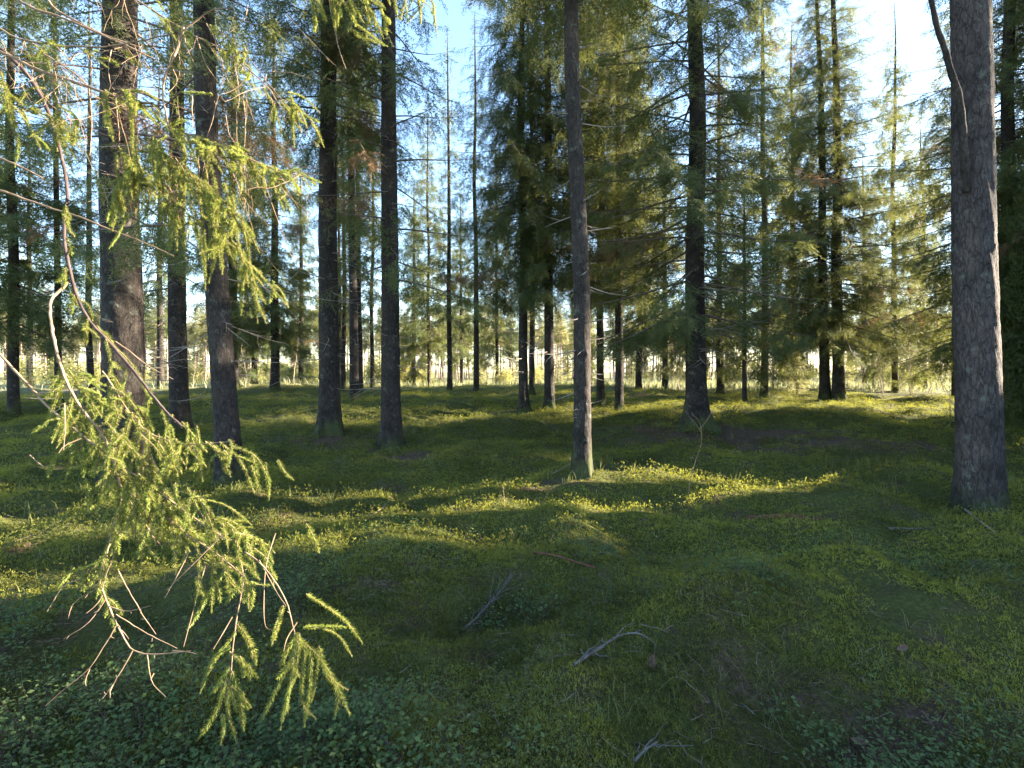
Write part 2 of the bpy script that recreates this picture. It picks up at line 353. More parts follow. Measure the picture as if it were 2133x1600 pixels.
# ------------------------------------------------------------------ crown prototypes (meshes shared by copies)
rg = np.random.default_rng
CR = {
 'clean':  lambda: [crown(rg(21), 6.9, 20, 20, 3.0, 140, TW_HI, .8, .13)],
 'full':   lambda: [crown(rg(22), 2.3, 20, 20, 4.1, 190, TW_HI, .6, .13, .5)],
 'sparse': lambda: [crown(rg(34), 3.6, 20, 20, 2.5, 90, TW_HI, 1.0, .17, .5)],
 'hang':   lambda: [crown(rg(23), 4.0, 20, 20, 3.0, 210, TW_HI, 1.2, .12, .2)],
 'mid':    lambda: [crown(rg(24), 2.6, 20, 20, 3.0, 190, TW_MID, .8, .13, .4)],
 'midlow': lambda: [crown(rg(25), 1.5, 20, 20, 3.2, 170, TW_MID, .9, .13, .2)],
 'thin':   lambda: [crown(rg(26), 4.0, 20, 20, 1.7, 120, TW_MID, .5, .15, .5)],
 'lo':     lambda: [crown(rg(27), 1.2, 20, 20, 3.4, 190, TW_LO, .7, .16, .2)],
 'thicket': lambda: [crown(rg(33), .1, 4, 4, 1.3, 260, TW_LO, .15, .09, 0, 0, 25, 'needle', .28, 0)],  # dense crown used only on the added shade-casting spruces
 'young':  lambda: [crown(rg(28), .12, 3.0, 3.0, .95, 60, TW_MID, .1, .10, 0, 5, 45, 'needle_far', .9, 0)],
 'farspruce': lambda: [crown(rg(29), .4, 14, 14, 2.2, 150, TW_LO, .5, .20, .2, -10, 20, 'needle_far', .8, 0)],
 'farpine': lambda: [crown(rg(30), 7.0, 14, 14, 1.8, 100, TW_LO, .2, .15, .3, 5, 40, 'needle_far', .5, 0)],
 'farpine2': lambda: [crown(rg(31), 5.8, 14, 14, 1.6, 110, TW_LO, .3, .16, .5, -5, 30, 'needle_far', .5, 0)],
}
_cm = {}
def crown_mesh(t):
    if t not in _cm: _cm[t] = CR[t]()[0]
    return _cm[t]
_dm = {}
def dead_mesh(t):
    if t not in _dm:
        _dm[t] = {'near': lambda: dead_branches(rg(41), 1.2, 6.8, 46, .3, 1.5),
                  'long': lambda: dead_branches(rg(42), 1.6, 7.5, 80, .9, 3.0, .011, -8, 4, 4),
                  'mid': lambda: dead_branches(rg(43), 1.2, 8.5, 60, .5, 1.9, .011, -10, 3, 2),
                  'stub': lambda: dead_branches(rg(44), .8, 7.5, 70, .08, .85, .017, -8, 4, 1)}[t]()
    return _dm[t]
def spruce(label, px, py, w, top, ct, dm, d=None, Ht=20, hi=False, az=None, mat='bark', group=None, name='spruce_tree', cat='spruce tree', bend=.06, seed=None, knots=0, cz=1.0, fl=.8):
    p = ground_at(px, py) if d is None else np.array([(px - CX) / F * d, d, 0])
    p[2] = float(H(p[0], p[1]))
    rng = rg(seed if seed is not None else int(abs(px) * 7 + p[1] * 13))
    r = w / F * p[1] / 2 * (.88 if hi else .95)
    root = link(name, None, None, p); root.empty_display_size = .3
    tag(root, label, cat, group)
    ybase = HY - (p[2] - CAMZ) * F / p[1]
    lean = (top - px) / max(ybase, 200) if top else 0
    root.rotation_euler = (0, lean, 0)
    if hi: tm = trunk_mesh(rng, r, Ht, 64, 300, min(Ht, 13), .045, fl, bend, mat, knots)
    else: tm = trunk_mesh(rng, r, Ht, 16, 44, Ht, .02 if p[1] < 30 else 0, .45, bend, mat)
    link('trunk', tm, root)
    a = rng.uniform(0, 6.28) if az is None else az
    s = Ht / 20
    if ct: c = link('crown', crown_mesh(ct), root, (0, 0, 0), (0, 0, a)); c.scale = (s, s, s * cz)
    if dm: link('dead_crown', dead_mesh(dm), root, (0, 0, 0), (0, 0, rng.uniform(0, 6.28)))
    return root
T = spruce
# ---- trunks traced from the photograph (x and y of the foot, width, x at the upper edge)
T('thick dark spruce trunk at far left behind the hanging green bough', 256, 1005, 84, 250, 'sparse', 'near', hi=True, Ht=22, az=.3)
T('spruce behind the hanging bough, patches of sun on its bark, between two thicker dark trunks', 374, 905, 39, 370, 'sparse', 'mid', Ht=20, hi=True)
T('slim leaning spruce whose sunlit foot stands beside the hanging bough', 478, 1022, 52, 425, 'sparse', 'mid', hi=True, Ht=21, az=2.1)
T('dark spruce with a straight trunk, left neighbour of the thick trunk with flared foot', 687, 903, 46, 680, 'clean', 'mid', hi=True, Ht=21, az=1.0)
T('dark grey spruce trunk with a broad flared foot left of the path of moss', 815, 940, 43, 808, 'sparse', 'near', hi=True, Ht=21, az=4.2, knots=10)
T('spruce trunk with a sunlit strip down its lower right side on a mossy mound', 1213, 988, 39, 1200, 'clean', 'stub', hi=True, fl=.45, Ht=21, az=5.0, knots=10)
T('large spruce with long low drooping limbs standing on brown needle litter', 1451, 891, 46, 1440, 'full', 'long', hi=True, Ht=21, az=.9)
T('big trunk with cracked plated bark at the right, forked limb high up', 2042, 1068, 86, 2030, None, None, hi=True, fl=.3, Ht=24, mat='bark_plate', knots=6)
T('slender spruce with a bright sunlit right edge, front one of three close trunks', 1092, 862, 21, 1084, 'hang', 'mid', Ht=19, hi=True, az=3.6)
T('spruce right of the slender sunlit trunk, with tufts of green on its lower stem', 1145, 852, 22, 1140, 'hang', 'mid', Ht=20, hi=True, az=1.2)
T('thin reddish trunk half hidden behind the slender sunlit spruce', 1108, 822, 12, 1104, 'thin', 'mid', Ht=18)
T('thin dark spruce just right of the trunk on the mossy mound', 1251, 842, 16, 1247, 'hang', 'mid', Ht=19)
T('dark spruce with a flared foot between the mossy mound and the large low limbed spruce', 1289, 856, 18, 1290, 'hang', 'mid', Ht=19, az=2.7)
T('dark slim spruce behind the trunk with flared foot, leaning a little left', 739, 833, 19, 724, 'clean', 'mid', Ht=19)
T('slim spruce with a sunlit foot, close behind the dark leaning one', 750, 821, 13, 743, 'thin', 'mid', Ht=18)
T('thin sunlit pale trunk seen between the two dark trunks', 716, 803, 10, 712, 'thin', 'mid', Ht=17, d=26)
T('very thin sunlit trunk hugging the edge of the dark straight trunk', 706, 803, 8, 703, 'thin', None, Ht=16, d=27.5)
T('thin trunk with dead side twigs just left of the thick flared trunk', 776, 800, 9, 772, 'thin', 'mid', Ht=16, d=28)
T('thin straight spruce pole in front of the bright clearing, left of a pair', 937, 805, 11, 932, 'thin', 'mid', Ht=18, d=26, cz=1.0)
T('thin straight spruce pole in front of the bright clearing, right of a pair', 992, 806, 12, 989, 'thin', 'mid', Ht=18, d=25)
T('sunlit trunk standing alone between the hanging bough and the dark straight trunk', 572, 805, 18, 570, 'mid', 'mid', Ht=18, d=25)
T('grey trunk behind the slim leaning spruce, tufts on its lower stem', 487, 804, 19, 486, 'mid', 'mid', Ht=19, d=26)
T('thin dark dead looking pole right of the large low limbed spruce', 1551, 843, 10, 1548, 'thin', None, Ht=8.5)
T('left stem of two dark spruces standing side by side near the sunny glade', 1719, 830, 20, 1700, 'mid', 'mid', Ht=19)
T('right stem of two dark spruces standing side by side near the sunny glade', 1746, 830, 23, 1735, 'full', 'long', Ht=20, az=3.9)
T('dark drooping spruce half hidden behind the big plated trunk', 2100, 845, 30, 2098, 'full', 'long', Ht=21, az=1.7, d=15)
T('slim spruce at the left edge with sunlit needles about its foot', 28, 862, 20, 20, 'mid', 'mid', Ht=19)
T('thin dark spruce between the left edge and the thick dark trunk', 122, 842, 13, 110, 'thin', 'mid', Ht=17)
# ---- spruces further back
for (px, d, w, ct, Ht, lab) in [
    (62, 33, 11, 'thin', 17, 'small spruce seen in the gap by the left edge against the sky'),
    (335, 29, 13, 'thin', 18, 'spruce far behind, in the gap between the thick dark trunk and its lit neighbour'),
    (530, 33, 12, 'midlow', 15, 'yellow green sunlit spruce behind the hanging bough, left of the lone sunlit trunk'),
    (628, 36, 11, 'midlow', 16, 'spruce at the clearing edge, right of the lone sunlit trunk'),
    (862, 42, 10, 'midlow', 17, 'bushy spruce at the clearing edge just right of the thick flared trunk'),
    (893, 36, 8, 'mid', 20, 'slim pale spruce against the sky just left of the pair of poles'),
    (1036, 42, 8, 'mid', 20, 'slim spruce against the sky between the right pole and the sunlit slender trunk'),
    (962, 52, 8, 'mid', 19, 'slender distant spruce seen between the pair of straight poles'),
    (1330, 27, 13, 'mid', 18, 'dim spruce in the shade between the flared foot and the low limbed spruce'),
    (1385, 31, 12, 'midlow', 17, 'spruce in deep shade just left of the large low limbed spruce'),
    (1225, 42, 12, 'midlow', 13, 'orange lit spruce at the clearing edge behind the mossy mound trunk'),
    (1500, 27, 14, 'midlow', 20, 'sunlit spruce close behind the large low limbed spruce, to its right'),
    (1592, 23, 15, 'midlow', 21, 'tall yellow lit spruce in the middle of the right hand stand'),
    (1655, 30, 14, 'midlow', 21, 'sunlit spruce just left of the two side by side stems'),
    (1800, 38, 12, 'midlow', 17, 'hazy spruce behind the bare saplings of the sunny glade'),
    (1865, 27, 12, 'midlow', 20, 'tall hazy spruce right of the two side by side stems'),
    (1990, 22, 13, 'midlow', 19, 'drooping spruce just left of the big plated trunk, against the bright sky'),
    (1925, 31, 11, 'midlow', 16, 'low spruce left of the big plated trunk, half against the bright sky'),
    (2180, 15, 20, 'mid', 20, 'dark spruce whose drooping limbs reach in from the right edge'),
    (-90, 19, 18, 'mid', 20, 'spruce whose limbs reach in from the left edge, high up'),
    (190, 24, 13, 'thin', 19, 'dim spruce just left of the thick dark trunk')]:
    T(lab, px, 0, w, px - 4, ct, 'mid', Ht=Ht, d=d)

# ---- far forest wall beyond the clearing
rng = rg(5)
def far_tree(kind, x, y, Ht, group, label, cat, name):
    root = link(name, None, None, (x, y, float(H(x, y))), (0, 0, rng.uniform(0, 6.28))); tag(root, label, cat, group)
    s = Ht / 14; root.scale = (s, s, s)
    link('trunk', FT[kind][0], root); link('crown', crown_mesh(kind), root)
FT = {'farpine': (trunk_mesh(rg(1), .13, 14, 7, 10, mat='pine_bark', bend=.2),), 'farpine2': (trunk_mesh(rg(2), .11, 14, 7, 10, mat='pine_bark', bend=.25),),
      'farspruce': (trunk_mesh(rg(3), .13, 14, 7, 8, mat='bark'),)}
for i in range(280):
    y = rng.uniform(72, 112); x = rng.uniform(-1.12, 1.12) * y
    k = rng.choice(['farpine', 'farpine2', 'farspruce'], p=[.50, .38, .12])
    if k == 'farspruce': far_tree(k, x, y, rng.uniform(7, 13), 'spruces in the far forest wall', 'sunlit spruce in the far forest wall beyond the clearing', 'spruce tree', 'spruce_tree')
    else: far_tree(k, x, y, rng.uniform(11, 15), 'pines in the far forest wall', 'slender pink stemmed pine in the far forest wall beyond the clearing', 'pine tree', 'pine_tree')
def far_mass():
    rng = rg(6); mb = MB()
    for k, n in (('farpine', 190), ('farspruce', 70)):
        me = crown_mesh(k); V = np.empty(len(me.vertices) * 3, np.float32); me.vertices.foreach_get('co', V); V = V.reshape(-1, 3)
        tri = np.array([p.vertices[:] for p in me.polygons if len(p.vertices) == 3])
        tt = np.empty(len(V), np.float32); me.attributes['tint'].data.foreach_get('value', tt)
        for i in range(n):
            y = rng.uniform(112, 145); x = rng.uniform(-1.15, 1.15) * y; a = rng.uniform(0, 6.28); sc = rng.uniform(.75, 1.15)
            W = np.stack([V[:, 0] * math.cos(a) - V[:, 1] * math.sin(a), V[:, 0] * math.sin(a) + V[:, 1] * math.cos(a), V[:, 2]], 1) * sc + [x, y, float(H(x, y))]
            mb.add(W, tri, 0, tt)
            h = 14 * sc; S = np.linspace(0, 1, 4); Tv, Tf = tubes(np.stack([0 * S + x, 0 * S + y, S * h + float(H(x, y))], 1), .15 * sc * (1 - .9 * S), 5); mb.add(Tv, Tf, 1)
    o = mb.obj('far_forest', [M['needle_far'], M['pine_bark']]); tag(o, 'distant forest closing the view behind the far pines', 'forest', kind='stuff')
far_mass()
# ---- young spruces in the clearing
YT = trunk_mesh(rg(9), .03, 3, 6, 6, mat='limb')
ys = [(1162, 52, 3.2), (1010, 58, 2.2), (1000, 50, 2.8), (880, 46, 1.4), (905, 55, 1.6), (960, 60, 1.9), (1060, 48, 1.3), (640, 48, 2.2), (655, 60, 3), (520, 46, 1.6), (560, 55, 2.4),
      (610, 52, 1.7), (845, 60, 2.6), (60, 26, 2.0), (130, 30, 2.4), (230, 36, 2.2), (180, 44, 3), (320, 40, 2.2), (1215, 50, 1.7), (1320, 44, 1.8), (1510, 30, 1.5), (1660, 24, 2.4), (1850, 36, 1.6), (1760, 33, 2.2), (1900, 42, 2.6)]
for px, d, h in ys:
    x = (px - CX) / F * d
    root = link('young_spruce', None, None, (x, d, float(H(x, d))), (0, 0, rng.uniform(0, 6.28))); root.scale = (h / 3,) * 3
    tag(root, 'small young spruce growing in the clearing behind the trunks', 'young spruce', 'young spruces in the clearing')
    link('trunk', YT, root); link('crown', crown_mesh('young'), root)
# ---- leafy bushes along the clearing
def bush_mesh(rng):
    mb = MB(); n = 2600; a = rng.uniform(0, 6.28, n); u = rng.random(n) ** .6; h = rng.uniform(.1, 1, n)
    cl = rng.normal(0, .22, (26, 3)); pick = rng.integers(0, 26, n); c = np.stack([np.sin(a) * u * .8 * (1.1 - h * .6), np.cos(a) * u * .8 * (1.1 - h * .6), h * 2], 1) * .7 + cl[pick] + rng.normal(0, .1, (n, 3)); c[:, 2] = np.abs(c[:, 2]) + .05
    d = nrm(rng.normal(0, 1, (n, 3))); w = nrm(np.cross(d, rng.normal(0, 1, (n, 3)))) * .035; l = .085
    V = np.stack([c, c + d * l * .5 + w, c + d * l, c + d * l * .5 - w], 1); mb.add(V, np.arange(4 * n).reshape(-1, 4), 0, np.repeat(rng.random(n), 4))
    for _ in range(14):
        e = c[rng.integers(0, n)]; S = np.linspace(0, 1, 5)[:, None]; Tv, Tf = tubes(S * e * [1, 1, 1] + rng.normal(0, .02, (5, 3)), np.linspace(.012, .004, 5), 4); mb.add(Tv, Tf, 1)
    return mb.mesh('leaves', [M['bushleaf'], M['pale']])
M['bushleaf'] = leaf_mat('bush_leaves', (.13, .145, .05), (.28, .26, .10), (.6, .56, .2), .42)  # yellow green leaves, made paler to stand in for haze over the clearing
BM = [bush_mesh(rg(50 + i)) for i in range(3)]
for i in range(40):
    px = rng.uniform(0, 2133) if i > 18 else rng.uniform(0, 1130); d = rng.uniform(34, 66); x = (px - CX) / F * d
    o = link('leafy_bush', BM[i % 3], None, (x, d, float(H(x, d)) - .05), (0, 0, rng.uniform(0, 6.28))); q = rng.uniform(.6, 1.7); o.scale = (q * rng.uniform(.8, 1.4), q, q)
    tag(o, 'yellow green leafy bush in the sunny clearing', 'bush', 'leafy bushes in the clearing')
# ---- bare saplings
def sapling_mesh(rng, h, r, nb=14, spread=.5):
    mb = MB(); n = 8; S = np.linspace(0, 1, n)
    off = np.cumsum(rng.normal(0, .02 * h, (n, 2)), 0); off -= off[0]
    Pt = np.stack([off[:, 0], off[:, 1], S * h - .05], 1)
    V, Q = tubes(Pt, r * (1 - .85 * S), 5); mb.add(V, Q)
    for _ in range(nb):
        s = rng.uniform(.25, .98); p = np.array([np.interp(s, S, Pt[:, i]) for i in range(3)]); a = rng.uniform(0, 6.28); L = spread * h * rng.uniform(.2, .7) * (1.15 - s)
        d = np.array([math.sin(a) * .6, math.cos(a) * .6, rng.uniform(.4, 1)]); m = 5
        q = p + np.linspace(0, 1, m)[:, None] * d * L + np.cumsum(rng.normal(0, .03 * L, (m, 3)), 0) * np.linspace(0, 1, m)[:, None]
        V, Q = tubes(q, r * .45 * (1 - s * .6) * (1 - .8 * np.linspace(0, 1, m)), 3); mb.add(V, Q)
    return mb.mesh('sapling', [M['pale']])
SM = [sapling_mesh(rg(60 + i), 4, .022, 18) for i in range(4)]
for i in range(62):
    if i < 34: px = rng.uniform(1770, 1985); d = rng.uniform(24, 36)
    elif i < 48: px = rng.uniform(1340, 1440); d = rng.uniform(25, 36)
    else: px = rng.uniform(30, 640); d = rng.uniform(28, 46)
    x = (px - CX) / F * d
    o = link('bare_sapling', SM[i % 4], None, (x, d, float(H(x, d))), (rng.normal(0, .07), rng.normal(0, .07), rng.uniform(0, 6.28))); s = rng.uniform(.45, 1.1); o.scale = (s, s, s)
    tag(o, 'thin pale leafless sapling in the sunny thicket behind the trunks', 'sapling', 'bare saplings in the sunny thickets')

# ------------------------------------------------------------------ ground cover
def scatter_polar(rng, n, r0, r1, pw, amin=-47, amax=47):
    """n points with radial density falling as r**-pw (area density)"""
    k = 2 - pw; u = rng.random(n)
    r = (r0 ** k + u * (r1 ** k - r0 ** k)) ** (1 / k) if abs(k) > 1e-6 else r0 * (r1 / r0) ** u
    a = np.radians(rng.uniform(amin, amax, n))
    return r * np.sin(a), r * np.cos(a), r
def blades(mb, rng, x, y, z, h, w, lean, nper, tint, mat=0, spread=.02):
    """curved two segment blades"""
    n = len(x); 
    for k in range(nper):
        a = rng.uniform(0, 6.28, n); l = lean * rng.uniform(.3, 1.5, n); hh = h * rng.uniform(.6, 1.2, n)
        dx, dy = np.sin(a), np.cos(a); ox = x + rng.normal(0, 1, n) * spread; oy = y + rng.normal(0, 1, n) * spread
        wx, wy = dy * w * .5, -dx * w * .5
        b1 = np.stack([ox - wx, oy - wy, z - .004], 1); b2 = np.stack([ox + wx, oy + wy, z - .004], 1)
        m1 = np.stack([ox + dx * l * .35 - wx * .8, oy + dy * l * .35 - wy * .8, z + hh * .6], 1); m2 = np.stack([ox + dx * l * .35 + wx * .8, oy + dy * l * .35 + wy * .8, z + hh * .6], 1)
        t = np.stack([ox + dx * l, oy + dy * l, z + hh], 1)
        V = np.stack([b1, b2, m2, m1, t], 1); i = np.arange(n)[:, None] * 5
        mb.add(V, [i + np.array([[0, 1, 2, 3]]), i + np.array([[3, 2, 4]])], mat, np.repeat(np.clip(tint + rng.normal(0, .1, n), 0, 1), 5))
def moss():
    rng = rg(70); mb = MB()
    x, y, r = scatter_polar(rng, 25000, 1.1, 30, 1.2)
    for o in list(bpy.data.objects):            # cushions creeping up the feet of the nearer trunks
        if o.get('category') == 'spruce tree' and 0 < o.location.y < 16:
            a = rng.uniform(0, 6.28, 40); q = rng.uniform(.15, .75, 40) ** 1.3 + .12
            x = np.concatenate([x, o.location.x + np.sin(a) * q]); y = np.concatenate([y, o.location.y + np.cos(a) * q])
    r = np.hypot(x, y)
    keep = litter(x, y) + .35 * vnoise(x / .9 + 20, y / .8) + .30 * vnoise(x / .4 + 9, y / .4) < .21
    x, y, r = x[keep], y[keep], r[keep]
    R_ = rng.uniform(.04, .125, len(x)) * np.clip(r / 3.5, .8, 2.2); hh = R_ * rng.uniform(.30, .75, len(x))
    tc = np.clip(.34 + .42 * vnoise(x / 1.3 + 4, y / 1.1 + 40) + .25 * vnoise(x / .3, y / .27 + 10) + rng.normal(0, .1, len(x)), 0, 1)
    K = 17
    for k in range(K):
        a = rng.uniform(0, 6.28, len(x)); q = np.sqrt((k + rng.random(len(x))) / K)
        fx = x + np.sin(a) * q * R_; fy = y + np.cos(a) * q * R_
        fz = H(fx, fy) + hh * np.sqrt(np.maximum(0, 1 - q ** 2)) - .012
        n = len(x); s = np.clip(r / 3.0, .85, 6) ** .42 * rng.uniform(.7, 1.3, n)
        for j in range(3):
            b = a + rng.normal(0, 1.0, n); tilt = np.clip(q * 1.1 + rng.normal(.15, .3, n), -.2, 1.5)
            d = np.stack([np.sin(b) * np.sin(tilt), np.cos(b) * np.sin(tilt), np.cos(tilt)], 1); w = nrm(np.cross(d, rng.normal(0, 1, (n, 3)))) * (.0020 * s)[:, None]
            l = (.0150 * s * rng.uniform(.6, 1.3, n))[:, None]; c = np.stack([fx, fy, fz], 1) + rng.normal(0, .005, (n, 3))
            V = np.stack([c - w * .5, c + w * .5, c + d * l * .6 + w, c + d * l * 1.0, c + d * l * .6 - w], 1); i = np.arange(n)[:, None] * 5
            mb.add(V, [i + np.array([[0, 1, 2, 3]]), i + np.array([[0, 3, 4]])], 0, np.repeat(np.clip(tc + rng.normal(0, .08, n) - .15 * q + .05, 0, 1), 5))
    x, y, r = scatter_polar(rng, 70000, 1.1, 30, 1.3)
    keep = litter(x, y) + .35 * vnoise(x / .9 + 20, y / .8) + .42 * vnoise(x / .21, y / .19) + .2 * vnoise(x / .5 + 9, y / .5) < .28
    x, y, r = x[keep], y[keep], r[keep]
    t = .30 + .40 * vnoise(x / 1.3 + 4, y / 1.1 + 40) + .3 * vnoise(x / .3, y / .27 + 10)
    s = np.clip(r / 3.2, .8, 4) ** .5
    blades(mb, rng, x, y, H(x, y), .013 * s, .0042 * s, .020 * s, 8, t, 0, .018)
    o = mb.obj('moss', [M['moss']]); tag(o, 'soft yellow green moss cushions covering the forest floor', 'moss', kind='stuff')
moss()
def leaf_shrub(rng, mb, x, y, z, h, nl, ls, tint):
    n = len(x)
    for k in range(nl):
        a = rng.uniform(0, 6.28, n); hz = h * rng.uniform(.25, 1.05, n); rad = h * rng.uniform(.05, .55, n)
        c = np.stack([x + np.sin(a) * rad, y + np.cos(a) * rad, z + hz], 1)
        b = a + rng.normal(0, .8, n); pt = rng.uniform(-.35, .45, n)
        d = np.stack([np.sin(b) * np.cos(pt), np.cos(b) * np.cos(pt), np.sin(pt)], 1)
        l = ls * rng.uniform(.55, 1.3, n)[:, None]; sd = nrm(np.cross(d, np.array([0, 0, 1.]) + rng.normal(0, .4, (n, 3)))); up = np.cross(sd, d)
        V = np.stack([c, c + d * l * .5 + sd * l * .3 + up * l * .08, c + d * l, c + d * l * .5 - sd * l * .3 + up * l * .08], 1)
        i = np.arange(n)[:, None] * 4
        mb.add(V, [i + np.array([[0, 1, 2]]), i + np.array([[0, 2, 3]])], 0, np.repeat(np.clip(tint + rng.normal(0, .16, n), 0, 1), 4))
    # stems
    m = 4; S = np.linspace(0, 1, m)
    for k in range(2):
        a = rng.uniform(0, 6.28, n); l = h * .35
        Pt = np.stack([x[:, None] + np.sin(a)[:, None] * l[:, None] * S ** 1.5, y[:, None] + np.cos(a)[:, None] * l[:, None] * S ** 1.5, z[:, None] + (h[:, None] * .95) * S - .01], -1)
        V, Q = tubes(Pt, np.full((n, m), .0007) * (ls / .014), 3); mb.add(V, Q, 1, .5)
def bilberry():
    rng = rg(80); mb = MB()
    # near, bottom left of the view
    x, y, r = scatter_polar(rng, 5200, 1.15, 5.2, 1.2)
    px = CX + F * x / y; m = .55 * ss(1250, 300, px) * ss(3.7, 2.2, y) + .45 * vnoise(x / .8 + 9, y / .7) + .18 * ss(2.6, 1.6, y)
    k = (m + rng.normal(0, .13, len(x)) > .24); x, y, r = x[k], y[k], r[k]
    leaf_shrub(rng, mb, x, y, H(x, y), rng.uniform(.09, .22, len(x)), 24, .023, np.full(len(x), .35) + .2 * vnoise(x, y))
    # further off
    x, y, r = scatter_polar(rng, 9000, 8.5, 34, .9)
    px = CX + F * x / y; m = .5 * vnoise(x / 2.4 + 3, y / 1.6 + 6) - .3 * ss(9, 6, y) + .45 * np.exp(-((px - 640) / 260) ** 2 - ((y - 16) / 3.5) ** 2) + .3 * ss(5, 10, x) * ss(10, 16, y) + .25 * ss(18, 24, y) - .15 * litter(x, y) * 5
    k = m + rng.normal(0, .12, len(x)) > .22; x, y, r = x[k], y[k], r[k]
    leaf_shrub(rng, mb, x, y, H(x, y), rng.uniform(.08, .24, len(x)), 14, .030, np.full(len(x), .55) + .25 * vnoise(x, y))
    o = mb.obj('bilberry_shrubs', [M['berry'], M['stem']]); tag(o, 'low bilberry shrubs with small bluish green leaves', 'bilberry', kind='stuff')
bilberry()
def lingonberry():
    rng = rg(85); mb = MB()
    x, y, r = scatter_polar(rng, 6500, 1.15, 4.2, 1.2); m = .5 * vnoise(x / .7 + 13, y / .6 + 2) + .3 * vnoise(x / .25 + 3, y / .25) + rng.normal(0, .12, len(x))
    k = m > .2; x, y, r = x[k], y[k], r[k]
    leaf_shrub(rng, mb, x, y, H(x, y) + .01, rng.uniform(.035, .10, len(x)), 13, .013, np.clip(.5 + .4 * vnoise(x / .9 + 8, y / .8), 0, 1))
    o = mb.obj('lingonberry_shrubs', [M['lingon'], M['stem']]); tag(o, 'tiny leaved lingonberry sprigs mixed into the moss', 'lingonberry', kind='stuff')
lingonberry()
def grasses():
    rng = rg(90); mb = MB()
    x, y, r = scatter_polar(rng, 2600, 1.2, 24, 1.1); k = vnoise(x / 1.1 + 31, y / .9) > .05; x, y, r = x[k], y[k], r[k]
    blades(mb, rng, x, y, H(x, y), .12 * np.clip(r / 6, .7, 1.6), .0028 * np.clip(r / 3, 1, 3), .09, 4, np.full(len(x), .4), 0, .03)
    o = mb.obj('grass', [M['grass']]); tag(o, 'thin wispy grass blades among the moss', 'grass', kind='stuff')
    mb = MB()
    x = rng.uniform(-70, 70, 26000); y = rng.uniform(27, 78, 26000); k = (np.abs(x) < y * 1.05) & ((y > 33) | (x > 6 + rng.normal(0, 3, len(x))) | (rng.random(len(x)) < .15)); x, y = x[k], y[k]
    blades(mb, rng, x, y, H(x, y), rng.uniform(.25, .6, len(x)), .03 + y * .0004, .25, 3, .5 + .3 * vnoise(x / 4, y / 4), 0, .15)
    o = mb.obj('meadow_grass', [M['meadow']]); tag(o, 'pale tall grass of the sunny clearing', 'grass', kind='stuff')
grasses()
def needle_litter():
    rng = rg(97); mb = MB()
    x, y, r = scatter_polar(rng, 60000, 1.2, 20, 1.2); k = litter(x, y) + .35 * vnoise(x / .9 + 20, y / .8) + .30 * vnoise(x / .4 + 9, y / .4) > .12; x, y, r = x[k], y[k], r[k]; n = len(x)
    a = rng.uniform(0, 6.28, n); l = .014 * np.clip(r / 3, 1, 4); w = .0011 * np.clip(r / 3, 1, 5); z = H(x, y) + rng.uniform(.002, .02, n)
    V = np.stack([np.stack([x - np.cos(a) * w, y + np.sin(a) * w, z], 1), np.stack([x + np.cos(a) * w, y - np.sin(a) * w, z], 1), np.stack([x + np.sin(a) * l, y + np.cos(a) * l, z + rng.normal(0, .004, n)], 1)], 1)
    mb.add(V, np.arange(3 * n).reshape(-1, 3), 0, np.repeat(rng.random(n), 3))
    o = mb.obj('needle_litter', [M['brown_needle']]); tag(o, 'brown fallen needles on the bare ground', 'needles', kind='stuff')
needle_litter()
def twig_litter():
    rng = rg(95); mb = MB()
    x, y, r = scatter_polar(rng, 2600, 1.2, 16, 1.2); n = len(x); m = 4; S = np.linspace(-.5, .5, m)
    a = rng.uniform(0, 6.28, n); L = rng.uniform(.03, .16, n)
    X = x[:, None] + np.sin(a)[:, None] * L[:, None] * S + rng.normal(0, .01, (n, m)); Y = y[:, None] + np.cos(a)[:, None] * L[:, None] * S + rng.normal(0, .01, (n, m))
    Z = H(X, Y) + .012 + rng.uniform(0, .03, (n, 1))
    V, Q = tubes(np.stack([X, Y, Z], -1), np.full((n, m), .0015) * rng.uniform(.6, 1.8, (n, 1)), 3); mb.add(V, Q)
    o = mb.obj('twig_litter', [M['litter']]); tag(o, 'small broken twigs strewn over the moss', 'twigs', kind='stuff')
twig_litter()

# ------------------------------------------------------------------ the near spruce with its hanging boughs
def needles(mb, rng, Pt, Ln, tint, per_m=1500, nl=.0155, mat=0, taper=True):
    n = max(6, int(Ln * per_m)); s = (np.arange(n) + rng.random(n)) / n; S = np.linspace(0, 1, len(Pt))
    pos = np.stack([np.interp(s, S, Pt[:, i]) for i in range(3)], 1)
    tg = nrm(np.stack([np.interp(s, S, np.gradient(Pt[:, i])) for i in range(3)], 1))
    ref = np.array([.3, -.8, .55]) if abs(tg[len(tg) // 2, 2]) > .6 else np.array([0, 0, 1.])
    lat = nrm(np.cross(tg, ref)); up = np.cross(lat, tg)
    ph = np.arange(n) * 2.39996 + rng.normal(0, .3, n)
    rad = lat * (np.cos(ph) * 1.2)[:, None] + up * (np.sin(ph) * .5 + .12)[:, None]
    an = np.radians(rng.uniform(42, 68, n))[:, None]
    d = nrm(tg * np.cos(an) + rad * np.sin(an))
    l = nl * rng.uniform(.68, 1.08) * rng.uniform(.7, 1.15, n) * (np.clip((1 - s) * 6, .45, 1) if taper else 1)
    w = nrm(np.cross(d, tg) + rng.normal(0, .4, (n, 3))) * .0011
    a = pos; b = pos + d * l[:, None] * .55; c = pos + d * l[:, None]
    V = np.stack([a - w * .6, a + w * .6, b + w, c, b - w], 1); i = np.arange(n)[:, None] * 5
    mb.add(V, [i + np.array([[0, 1, 2, 4]]), i + np.array([[4, 2, 3]])], mat, np.repeat(np.clip(tint + rng.normal(0, .12, n) + .15 * s, 0, 1), 5))
